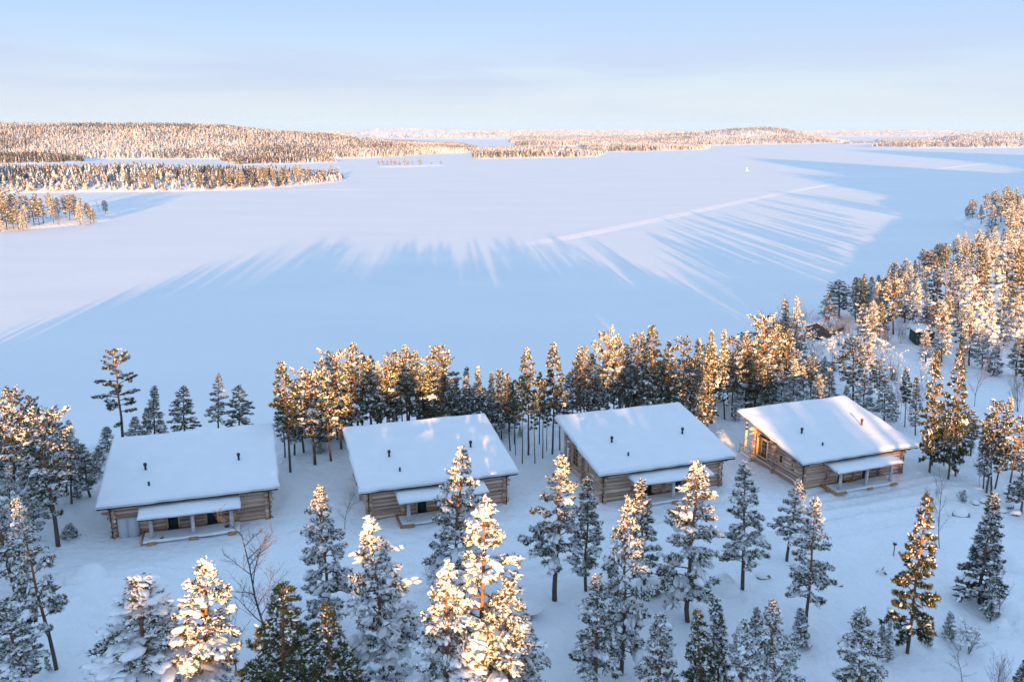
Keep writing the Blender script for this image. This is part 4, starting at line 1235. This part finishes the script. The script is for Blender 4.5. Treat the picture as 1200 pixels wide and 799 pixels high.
# ------------------------------------------------------------------ trees: (kind, base x, base y, top x, top y, crown width) in photo pixels, read off the ground they stand on
def words(n_):
    o_ = {1: 'first', 2: 'second', 3: 'third', 4: 'fourth', 5: 'fifth', 6: 'sixth', 7: 'seventh', 8: 'eighth', 9: 'ninth'}
    if n_ in o_: return o_[n_]
    return '%d%s' % (n_, 'th' if 10 <= n_ % 100 <= 20 else {1: 'st', 2: 'nd', 3: 'rd'}.get(n_ % 10, 'th'))
FG = [
 ('mid_c', 66, 784, 22, 585, 60, 'leaning snowy pine with a gilded top and bare lower trunk at the left edge'),
 ('round_b', 68, 640, 44, 488, 70, 'tall pine with golden upper crown standing just left of the leftmost cabin'),
 ('mid_a', 32, 812, 8, 700, 70, 'short snowy pine low in the left corner'),
 ('mid_a', 20, 700, -6, 575, 60, 'shadowed pine partly cut by the left edge, behind the leaning one'),
 ('heavy_a', 178, 862, 167, 681, 150, 'broad pine loaded with big snow lumps, leftmost of the heavy foreground pines'),
 ('heavy_b', 240, 850, 242, 655, 84, 'narrow snow lumped pine standing right of the broad loaded one'),
 ('gold', 330, 872, 347, 683, 120, 'olive golden bushy pine with little snow low in the picture'),
 ('gold', 392, 880, 384, 710, 92, 'lower golden pine touching the right side of the olive one'),
 ('mid_b', 385, 742, 375, 571, 60, 'conical snowy pine with sunlit tip below the gap between first two cabins'),
 ('heavy_b', 452, 818, 435, 609, 78, 'tapering pine hung with huge snow clumps at its middle'),
 ('mid_b', 531, 706, 543, 524, 62, 'tall dark pine rising before the porch of the second cabin'),
 ('white', 560, 850, 573, 588, 104, 'bright sunlit pine plastered white with snow, tallest of the central clump'),
 ('heavy_b', 520, 880, 525, 662, 78, 'snow plastered pine at the left of the central clump'),
 ('mid_b', 598, 872, 597, 680, 84, 'shaded bluish pine at the right of the central clump'),
 ('mid_c', 650, 703, 653, 535, 82, 'open pine with visible trunk and warm crown, below and left of the third cabin'),
 ('slim', 687, 692, 691, 561, 44, 'slender dark pine just left of the third cabin corner'),
 ('slim', 756, 692, 753, 562, 42, 'slender snowy pine directly before the porch of the third cabin'),
 ('mid_b', 728, 790, 738, 583, 62, 'tall snowy pine with golden tip below the third cabin'),
 ('mid_a', 698, 815, 702, 672, 66, 'mid sized snowy pine, lumpy at left, beside the tall one below the third cabin'),
 ('mid_b', 807, 728, 817, 540, 72, 'tall dense pine with heavy snow on its right side before the third cabin'),
 ('mid_a', 775, 862, 778, 720, 66, 'snowy pine cut by the bottom edge under the dense pine'),
 ('mid_a', 870, 690, 871, 540, 60, 'snow laden pine between the third and fourth cabins'),
 ('mid_c', 922, 657, 933, 562, 50, 'small crowned sunlit pine below the left corner of the fourth cabin'),
 ('mid_c', 943, 752, 957, 584, 60, 'sunlit snowy pine with bare lower trunk in front of the fourth cabin'),
 ('young', 938, 758, 938, 712, 26, 'little snowy conifer at the foot of the sunlit pine before the fourth cabin'),
 ('gold', 1063, 765, 1090, 578, 62, 'tall golden pine standing alone on the open slope at right'),
 ('spruce', 1148, 707, 1165, 577, 54, 'dark open branched spruce near the right edge of the slope'),
 ('mid_a', 1004, 862, 1010, 712, 74, 'broad young pine at the bottom edge between golden pine and the clump'),
 ('gold', 824, 868, 820, 715, 60, 'golden snowy pine in the lower bottom clump right of centre'),
 ('slim', 845, 850, 840, 701, 44, 'dark topped slim pine behind the golden one in the bottom clump'),
 ('heavy_b', 868, 862, 870, 725, 44, 'rounded snow plastered pine in the bottom clump'),
 ('mid_b', 908, 858, 906, 705, 60, 'bluish snowy pine at the right of the bottom clump'),
 ('slim', 884, 800, 885, 712, 30, 'small dark pine squeezed between two others in the bottom clump'),
 ('young', 1113, 747, 1115, 717, 18, 'tiny conifer beside a bare shrub on the right slope'),
 ('young', 1160, 727, 1162, 676, 22, 'slim young conifer beside the bare birch at right'),
 ('young', 1087, 757, 1087, 731, 12, 'tiny dark sapling at the right foot of the golden pine'),
 ('young', 1040, 775, 1043, 727, 14, 'thin snowy sapling left of the golden pine'),
 ('young', 1034, 752, 1032, 738, 14, 'lowest snowy sapling left of the golden pine'),
 ('gold', 1200, 850, 1196, 775, 50, 'yellowish pine top in the bottom right corner'),
 ('young', 82, 630, 82, 616, 22, 'tiny snow covered bush between left pine and leftmost cabin'),
 ('young', 58, 786, 54, 776, 8, 'twiggy seedling under the leaning pine'),
 ('birch', 315, 762, 291, 626, 96, 'large bare birch with spreading twigs below the leftmost cabin'),
 ('birch_slim', 275, 792, 272, 700, 40, 'slender bare birch left of the large bare one'),
 ('birch_slim', 1101, 642, 1103, 562, 30, 'thin bare birch behind the tall golden pine'),
 ('birch_slim', 1170, 730, 1178, 646, 30, 'slim bare birch with pale trunk near the right edge'),
 ('shrub', 1130, 764, 1131, 728, 44, 'wide frosted bare shrub on the right slope'),
 ('birch_pink', 1166, 822, 1165, 762, 26, 'pinkish bare sapling near the bottom right corner'),
 ('birch_slim', 1128, 800, 1127, 770, 30, 'faint bare sapling below the frosted shrub'),
 ('shrub', 692, 752, 692, 740, 8, 'tiny twig clump right of the snowy mound'),
 ('shrub', 474, 790, 476, 775, 9, 'tiny twig clump right of the snow hung pine'),
 ('birch_slim', 404, 620, 405, 575, 26, 'faint bare sapling left of the second cabin'),
 ('shrub', 1036, 775, 1040, 755, 22, 'thin leafless twigs beside the snowy sapling'),
 ('shrub', 505, 690, 505, 655, 26, 'bare twigs left of the tall dark pine'),
]
for a in FG:
    plant_px(*a[:6], a[6], 'trees in front of the cabins', 'shrub' if a[0] == 'shrub' else 'bush' if 'bush' in a[6] and a[0] == 'young' else 'tree', girth=1.0)

def row(lst, where, group, girth=.9):
    lst = sorted(lst, key=lambda q: q[3])
    adj = {'spruce': 'dark narrow spruce', 'young': 'small young conifer', 'birch': 'bare birch', 'birch_slim': 'slim bare birch', 'birch_pink': 'pinkish bare birch',
           'birch_frost': 'frosted bare birch', 'shrub': 'frosted bare shrub', 'tall_a': 'tall slender pine', 'tall_b': 'tall bare trunked pine', 'slim': 'slim pine',
           'round_a': 'round crowned pine', 'round_b': 'broad snowy pine', 'sparse': 'open crowned tall pine', 'gold': 'golden green pine', 'white': 'white plastered pine',
           'dark': 'dark dense conifer', 'belt_a': 'green upright pine', 'belt_b': 'green loose crowned pine', 'heavy_a': 'snow burdened pine', 'heavy_b': 'snow lumped pine', 'mid_a': 'snowy conical pine', 'mid_b': 'snowy dense pine', 'mid_c': 'snowy open pine'}
    cnt = {}
    for q in lst:
        cnt[q[0]] = cnt.get(q[0], 0) + 1
        lab = '%s, %s from left %s' % (adj[q[0]], words(cnt[q[0]]), where)
        plant_px(*q, lab, group, 'shrub' if q[0] == 'shrub' else 'tree', girth=girth)

LEFT = [('dark', 18, 612, 12, 458, 56), ('mid_b', -12, 600, -4, 466, 60), ('dark', 44, 596, 50, 467, 46), ('dark', 66, 590, 66, 484, 40), ('mid_c', 84, 590, 82, 492, 44), ('slim', 106, 582, 97, 520, 40),
        ('slim', 90, 580, 90, 517, 30), ('mid_c', 8, 570, -2, 490, 44), ('mid_b', 40, 632, 30, 540, 44), ('young', 112, 560, 112, 530, 26), ('slim', 118, 545, 115, 524, 24), ('young', 90, 584, 88, 566, 16),
        ('dark', 60, 600, 60, 520, 40), ('mid_a', 78, 575, 76, 510, 44), ('mid_c', 18, 660, 6, 545, 50), ('young', 50, 560, 50, 525, 30), ('mid_b', 30, 560, 28, 500, 40),
        ('mid_c', -20, 690, -28, 540, 60), ('mid_a', -40, 640, -46, 480, 70), ('round_b', -70, 620, -76, 470, 70)]
row(LEFT, 'among its kind left of the cabins', 'grove left of the first cabin', .78)

BELT = [('sparse', 146, 527, 133, 411, 50), ('mid_a', 160, 524, 160, 488, 30), ('slim', 181, 515, 181, 452, 26), ('slim', 171, 517, 171, 478, 18), ('dark', 217, 521, 216, 452, 36),
        ('mid_c', 256, 516, 254, 438, 32), ('dark', 281, 516, 280, 451, 34), ('young', 125, 528, 124, 500, 26), ('young', 190, 512, 192, 492, 16),
        ('tall_a', 340, 553, 327, 424, 34), ('round_b', 369, 544, 360, 438, 50), ('dark', 388, 540, 377, 420, 34), ('round_b', 400, 526, 389, 417, 40), ('dark', 422, 522, 414, 402, 44),
        ('mid_b', 436, 517, 431, 419, 30), ('mid_c', 446, 514, 444, 424, 28), ('dark', 456, 516, 452, 418, 34), ('mid_c', 466, 512, 460, 414, 32), ('dark', 478, 514, 475, 405, 40), ('mid_b', 490, 512, 487, 411, 30),
        ('round_a', 518, 516, 514, 407, 42), ('gold', 506, 514, 503, 417, 26), ('mid_b', 356, 530, 352, 450, 34), ('mid_a', 345, 533, 343, 452, 34), ('mid_b', 376, 528, 372, 462, 34), ('mid_c', 334, 536, 331, 456, 28),
        ('spruce', 548, 512, 548, 431, 26), ('spruce', 562, 512, 562, 430, 26), ('spruce', 574, 514, 574, 437, 24), ('slim', 536, 508, 536, 446, 22), ('slim', 584, 516, 583, 452, 20), ('mid_c', 528, 506, 527, 452, 24),
        ('tall_b', 588, 514, 587, 434, 18), ('tall_a', 598, 528, 596, 438, 20), ('tall_b', 603, 520, 603, 446, 16), ('tall_a', 619, 533, 618, 408, 28), ('tall_b', 612, 543, 611, 446, 17), ('tall_b', 627, 543, 627, 462, 15),
        ('tall_a', 647, 532, 648, 402, 28), ('tall_b', 636, 537, 634, 447, 18), ('tall_b', 604, 533, 605, 470, 13), ('tall_a', 656, 527, 659, 448, 20), ('tall_b', 641, 528, 641, 470, 13), ('tall_a', 632, 520, 634, 436, 18),
        ('round_a', 686, 508, 684, 408, 28), ('sparse', 677, 512, 677, 424, 26), ('slim', 695, 505, 693, 414, 22), ('round_b', 713, 502, 711, 394, 34), ('dark', 725, 500, 724, 392, 28),
        ('round_a', 745, 500, 747, 393, 36), ('tall_a', 768, 497, 766, 382, 30), ('mid_c', 735, 500, 734, 420, 28), ('mid_b', 784, 496, 784, 400, 30), ('sparse', 801, 502, 801, 397, 38), ('mid_b', 758, 500, 757, 425, 34),
        ('slim', 818, 488, 819, 397, 26), ('gold', 824, 506, 832, 402, 34), ('slim', 835, 490, 835, 388, 22), ('slim', 849, 491, 849, 387, 22), ('mid_c', 858, 488, 859, 396, 30), ('young', 862, 493, 862, 461, 12), ('dark', 830, 512, 828, 440, 30),
        ('mid_c', 776, 494, 776, 430, 30), ('mid_b', 700, 505, 699, 440, 28), ('slim', 808, 490, 810, 420, 22), ('mid_a', 665, 512, 665, 458, 22),
        ('mid_b', 874, 480, 874, 392, 30), ('round_b', 897, 478, 895, 375, 42), ('gold', 884, 488, 891, 406, 44), ('sparse', 908, 470, 909, 381, 40), ('dark', 900, 488, 900, 430, 44), ('mid_b', 922, 470, 923, 385, 30),
        ('young', 941, 478, 941, 430, 18), ('young', 958, 474, 960, 440, 24), ('mid_c', 950, 468, 951, 420, 26), ('mid_b', 930, 480, 931, 420, 24), ('slim', 915, 482, 914, 430, 20), ('young', 972, 470, 973, 432, 22), ('birch_frost', 940, 455, 942, 405, 30),
        ('round_a', 999, 478, 1000, 398, 40), ('mid_b', 1012, 486, 1012, 436, 26), ('mid_a', 1036, 496, 1034, 442, 30), ('mid_c', 1030, 472, 1031, 422, 26), ('young', 1046, 492, 1046, 460, 18), ('young', 992, 480, 993, 452, 16),
        ('gold', 1089, 553, 1100, 412, 40), ('gold', 1111, 561, 1127, 400, 38), ('slim', 1120, 558, 1122, 478, 26), ('slim', 1092, 545, 1091, 490, 20), ('mid_c', 1106, 545, 1108, 480, 24), ('tall_a', 1137, 534, 1139, 480, 24),
        ('mid_b', 1128, 540, 1128, 480, 24), ('mid_c', 1156, 578, 1170, 472, 34), ('tall_a', 1162, 577, 1162, 484, 26), ('slim', 1166, 572, 1184, 466, 22), ('slim', 1152, 572, 1155, 490, 20), ('mid_c', 1181, 583, 1198, 490, 36), ('mid_b', 1196, 602, 1204, 556, 36),
        ('young', 1163, 440, 1168, 404, 22), ('slim', 1191, 440, 1197, 396, 26), ('mid_b', 1198, 560, 1206, 500, 30), ('tall_a', 1060, 500, 1061, 430, 14), ('birch_frost', 1068, 500, 1070, 440, 24), ('slim', 1073, 510, 1074, 442, 18),
        ('birch_slim', 1142, 476, 1146, 424, 24), ('birch_pink', 1193, 482, 1195, 436, 22), ('birch_frost', 1054, 490, 1054, 432, 22), ('birch_frost', 1082, 470, 1083, 420, 26), ('young', 1128, 588, 1130, 574, 10),
        ('shrub', 1140, 530, 1141, 512, 20), ('birch_slim', 1148, 570, 1149, 532, 14), ('shrub', 1060, 470, 1060, 450, 24)]
r4 = np.random.default_rng(9)
for bx in np.concatenate([np.arange(338, 660, 9.5), np.arange(672, 975, 9.0)]):
    bx = bx + r4.uniform(-3, 3)
    if 588 < bx < 655 and r4.random() < .5: continue
    by = np.interp(bx, [335, 500, 600, 700, 800, 900, 980], [516, 503, 503, 492, 480, 458, 430]) + r4.uniform(-5, 4)
    topy = np.interp(bx, [335, 380, 420, 470, 500, 540, 600, 640, 700, 770, 860, 915, 935, 980], [455, 428, 412, 412, 420, 440, 440, 425, 410, 400, 400, 392, 415, 425]) + r4.uniform(0, 26)
    BELT.append((str(r4.choice(['dark', 'mid_b', 'spruce', 'slim', 'mid_c', 'dark'])), bx, by, bx, topy, r4.uniform(24, 36)))
BELT = [({'mid_b': 'belt_a', 'mid_c': 'belt_b', 'dark': 'belt_a'}.get(q[0], q[0]) if i_ % 5 else q[0],) + q[1:] for i_, q in enumerate(BELT)]
row(BELT, 'among its kind behind the four cabins', 'trees between the cabins and the lake', .98)

SLOPE = [('slim', 921, 430, 921, 351, 24), ('mid_c', 933, 432, 933, 348, 28), ('mid_b', 909, 440, 908, 372, 26), ('dark', 984, 372, 985, 330, 36), ('mid_b', 972, 375, 972, 342, 26),
         ('slim', 1003, 378, 1004, 325, 22), ('gold', 1012, 384, 1013, 321, 24), ('dark', 1047, 366, 1047, 309, 24), ('gold', 1036, 382, 1035, 326, 30), ('mid_b', 1028, 376, 1028, 330, 22), ('round_b', 1047, 392, 1045, 330, 34),
         ('white', 1073, 396, 1073, 330, 20), ('gold', 1097, 372, 1097, 300, 22), ('sparse', 1107, 366, 1107, 289, 26), ('mid_b', 1085, 362, 1084, 312, 20), ('dark', 1130, 352, 1130, 286, 20), ('dark', 1143, 340, 1143, 279, 22), ('mid_b', 1154, 330, 1154, 280, 22),
         ('white', 1104, 424, 1106, 352, 26), ('white', 1110, 400, 1112, 340, 24), ('white', 1140, 400, 1142, 322, 34), ('gold', 1149, 372, 1149, 297, 34), ('mid_b', 1178, 345, 1179, 270, 36), ('mid_a', 1168, 330, 1167, 280, 28),
         ('gold', 1190, 370, 1193, 292, 36), ('mid_a', 1196, 330, 1197, 272, 30), ('white', 1158, 415, 1160, 342, 24), ('white', 1136, 428, 1138, 360, 26), ('mid_a', 1174, 395, 1176, 332, 30), ('white', 1176, 405, 1182, 364, 22), ('white', 1150, 432, 1152, 385, 24),
         ('white', 1125, 410, 1126, 362, 24), ('mid_b', 1122, 380, 1123, 318, 26), ('mid_b', 1072, 372, 1072, 322, 24), ('mid_b', 1060, 378, 1061, 318, 24), ('mid_c', 1116, 356, 1117, 306, 22), ('white', 1022, 404, 1023, 352, 26), ('white', 1030, 400, 1034, 354, 22), ('mid_b', 1012, 400, 1012, 356, 24),
         ('dark', 1140, 256, 1140, 234, 12), ('dark', 1134, 257, 1134, 242, 10), ('dark', 1156, 250, 1157, 227, 12), ('mid_a', 1150, 262, 1150, 240, 12), ('dark', 1167, 258, 1167, 224, 14), ('dark', 1181, 256, 1181, 219, 16), ('spruce', 1191, 252, 1191, 220, 10), ('round_a', 1184, 262, 1184, 226, 16),
         ('mid_a', 1172, 266, 1172, 232, 18), ('mid_a', 1184, 272, 1185, 236, 18), ('mid_a', 1196, 276, 1197, 234, 20), ('mid_b', 1163, 268, 1162, 240, 16), ('dark', 1198, 258, 1199, 228, 14), ('mid_a', 1190, 290, 1190, 250, 20), ('gold', 1198, 310, 1200, 262, 24), ('mid_b', 1206, 290, 1208, 240, 24),
         ('dark', 1122, 330, 1122, 300, 14), ('mid_a', 1161, 312, 1161, 284, 20), ('mid_b', 1184, 312, 1184, 280, 22), ('round_b', 1202, 350, 1204, 300, 30), ('white', 1200, 412, 1202, 340, 26), ('white', 1190, 400, 1194, 345, 24), ('gold', 1205, 452, 1207, 370, 30),
         ('birch_pink', 984, 405, 985, 360, 34), ('birch_pink', 993, 404, 992, 366, 26), ('birch_pink', 975, 402, 972, 372, 22), ('birch_pink', 942, 388, 944, 357, 18), ('birch_pink', 930, 392, 926, 362, 22), ('birch_pink', 1042, 404, 1041, 377, 24), ('birch_pink', 1055, 402, 1057, 376, 20), ('birch_pink', 1034, 408, 1030, 382, 18),
         ('birch_pink', 1062, 354, 1062, 312, 16), ('birch_pink', 1116, 388, 1116, 340, 20), ('birch_frost', 1030, 432, 1030, 392, 40), ('birch_frost', 1005, 420, 1003, 392, 34), ('birch_frost', 976, 424, 976, 392, 34), ('birch_frost', 960, 428, 960, 398, 30), ('birch_frost', 950, 410, 948, 384, 24), ('birch_slim', 910, 384, 912, 350, 24),
         ('birch_pink', 962, 404, 961, 370, 24), ('birch_pink', 952, 405, 951, 372, 22), ('birch_frost', 1084, 412, 1084, 378, 22), ('birch_pink', 1092, 404, 1092, 366, 20), ('white', 1098, 398, 1098, 352, 20), ('mid_a', 1086, 392, 1088, 344, 22), ('birch_slim', 899, 400, 899, 366, 22), ('birch_frost', 1048, 444, 1047, 408, 34), ('mid_a', 1020, 445, 1020, 400, 22), ('birch_frost', 985, 440, 986, 412, 26), ('white', 940, 435, 940, 392, 20), ('white', 952, 446, 953, 410, 18), ('mid_b', 966, 450, 967, 418, 18),
         ('young', 1128, 440, 1129, 420, 12), ('young', 1094, 438, 1095, 414, 14), ('white', 1085, 424, 1085, 388, 18), ('birch_frost', 1086, 386, 1086, 356, 22)]
for bx in np.concatenate([np.arange(862, 1125, 5.5), np.arange(1130, 1200, 9)]):
    if 932 < bx < 1002: continue
    by = np.interp(bx, [860, 900, 940, 1000, 1070, 1120, 1175, 1200], [458, 436, 402, 376, 332, 304, 284, 262]) + r4.uniform(-2, 7)
    hp = np.interp(bx, [860, 940, 1000, 1070, 1175], [66, 52, 46, 36, 26]) * r4.uniform(.62, 1.05)
    SLOPE.append((str(r4.choice(['dark', 'mid_b', 'spruce', 'mid_c', 'mid_a', 'dark'])), bx + r4.uniform(-2, 2), by, bx, by - hp, hp * r4.uniform(.45, .62)))
SLOPE = [({'white': ('mid_b', 'belt_a', 'white')[i_ % 3]}.get(q[0], q[0]),) + q[1:] for i_, q in enumerate(SLOPE)]
row(SLOPE, 'among its kind on the right wooded slope', 'trees on the wooded slope beyond the cabins')

# island with trees one can tell apart, at left on the ice
NEAR_L = LANDS[0]
r3 = np.random.default_rng(5)
UNDER = []
for k in range(62):
    if k < 26: bx = r3.uniform(335, 880); by = np.interp(bx, [335, 600, 880], [528, 515, 480]) + r3.uniform(-12, 8)
    elif k < 50: bx = r3.uniform(905, 1195); by = np.interp(bx, [905, 1000, 1200], [445, 430, 420]) + r3.uniform(-18, 40)
    else: bx = r3.uniform(1080, 1195); by = r3.uniform(500, 590)
    hh = r3.uniform(7, 16)
    UNDER.append((str(r3.choice(['shrub', 'shrub', 'young', 'birch_frost'])), bx, by, bx, by - hh, hh * r3.uniform(.6, 1.1)))
row(UNDER, 'of the undergrowth round the cabins', 'undergrowth behind and beside the cabins')
def plant_island(L_, lst, where, group):
    adj = {'round_a': 'round crowned pine', 'dark': 'dark conifer', 'gold': 'golden pine', 'mid_a': 'snowy conical pine', 'mid_b': 'snow dusted pine', 'tall_a': 'slender pine', 'birch_slim': 'bare birch', 'white': 'snowy pine', 'mid_c': 'open pine', 'round_b': 'broad pine', 'birch_pink': 'bare reddish birch', 'spruce': 'pointed spruce', 'slim': 'slim pine'}
    cnt = {}
    for var, bx, by, ty, wpx in sorted(lst, key=lambda q: q[1]):
        z = .8
        for _ in range(20):
            p = at_z(bx, by, z)
            hh, _s = land_h(L_, np.array([p[0]]), np.array([p[1]]))
            z = .5 * z + .5 * max(0., float(hh[0]))
        d = ray(bx, ty); k = p[1] / d[1]
        h = max(2., CAMZ + k * d[2] - z)
        cnt[var] = cnt.get(var, 0) + 1
        dist = math.hypot(p[1], CAMZ)
        plant({'round_a': 'belt_b', 'mid_b': 'belt_a', 'dark': 'dark'}.get(var, var), p[0], p[1], z - .1, h / V[var]['H'], (wpx / FPX * dist) / (2 * V[var]['R']), rng.random() * 6.28, 0,
              '%s, %s from left %s' % (adj[var], words(cnt[var]), where), group)
ISL = [('round_a', 4, 266, 222, 16), ('round_a', 12, 262, 224, 14), ('mid_b', 8, 269, 236, 16), ('dark', 17, 258, 228, 10), ('round_a', 26, 262, 224, 13), ('mid_b', 22, 269, 240, 14), ('mid_a', 31, 267, 240, 12), ('dark', 33, 256, 230, 9),
       ('round_a', 46, 264, 227, 13), ('mid_b', 51, 262, 232, 12), ('dark', 60, 256, 226, 9), ('round_b', 63, 262, 232, 11), ('birch_pink', 69, 263, 240, 13), ('dark', 69, 254, 232, 9), ('dark', 78, 256, 229, 9), ('round_a', 82, 258, 229, 14),
       ('dark', 88, 257, 228, 12), ('mid_a', 94, 263, 237, 13), ('round_a', 97, 258, 232, 9), ('round_a', 106, 262, 241, 12), ('mid_b', 110, 261, 246, 10), ('birch_slim', 117, 252, 236, 6), ('dark', 124, 250.5, 235, 8), ('mid_b', 40, 263, 236, 12),
       ('dark', 2, 254, 224, 10), ('mid_a', -8, 268, 226, 16), ('round_a', -16, 266, 220, 16), ('mid_b', 16, 268, 243, 12), ('dark', 41, 254, 231, 9), ('mid_a', 0, 271, 244, 14), ('dark', 103, 256, 238, 8), ('mid_a', 27, 270, 248, 10)]
plant_island(NEAR_L, ISL, 'among its kind on the left island', 'trees on the small island at left')
SML = [('round_a', 444, 194.5, 188, 4), ('dark', 449, 194, 187.5, 4), ('mid_b', 454, 194.3, 188, 4), ('round_a', 459, 194, 187, 4.5), ('dark', 463, 193.5, 188, 4), ('mid_b', 468, 194, 188.5, 4), ('dark', 474, 194, 186, 4.5), ('mid_b', 478, 193.6, 188, 3.5),
       ('dark', 483, 193.6, 188.5, 3), ('dark', 492, 193.2, 186.5, 5), ('mid_b', 506, 192.8, 190.5, 2.5), ('dark', 517, 192.6, 188.5, 3)]
plant_island(LANDS[5], SML, 'among its kind on the tiny islet', 'trees on the tiny islet')
# the taller pines that stand out along the wooded spit
PEN = []
r2 = np.random.default_rng(77)
for bx in np.arange(150, 404, 8.5):
    by = np.interp(bx, [0, 200, 300, 350, 407], [222, 221, 218.5, 215, 209.5]) - r2.uniform(0, 3)
    if bx < 250 and r2.random() < .45: continue
    PEN.append((str(r2.choice(['round_a', 'dark', 'mid_b', 'gold'])), bx + r2.uniform(-2, 2), by, by - r2.uniform(15, 21) * (1 if bx < 370 else .8), r2.uniform(6, 9)))
plant_island(LANDS[1], PEN, 'among its kind on the wooded spit', 'taller pines on the wooded spit')
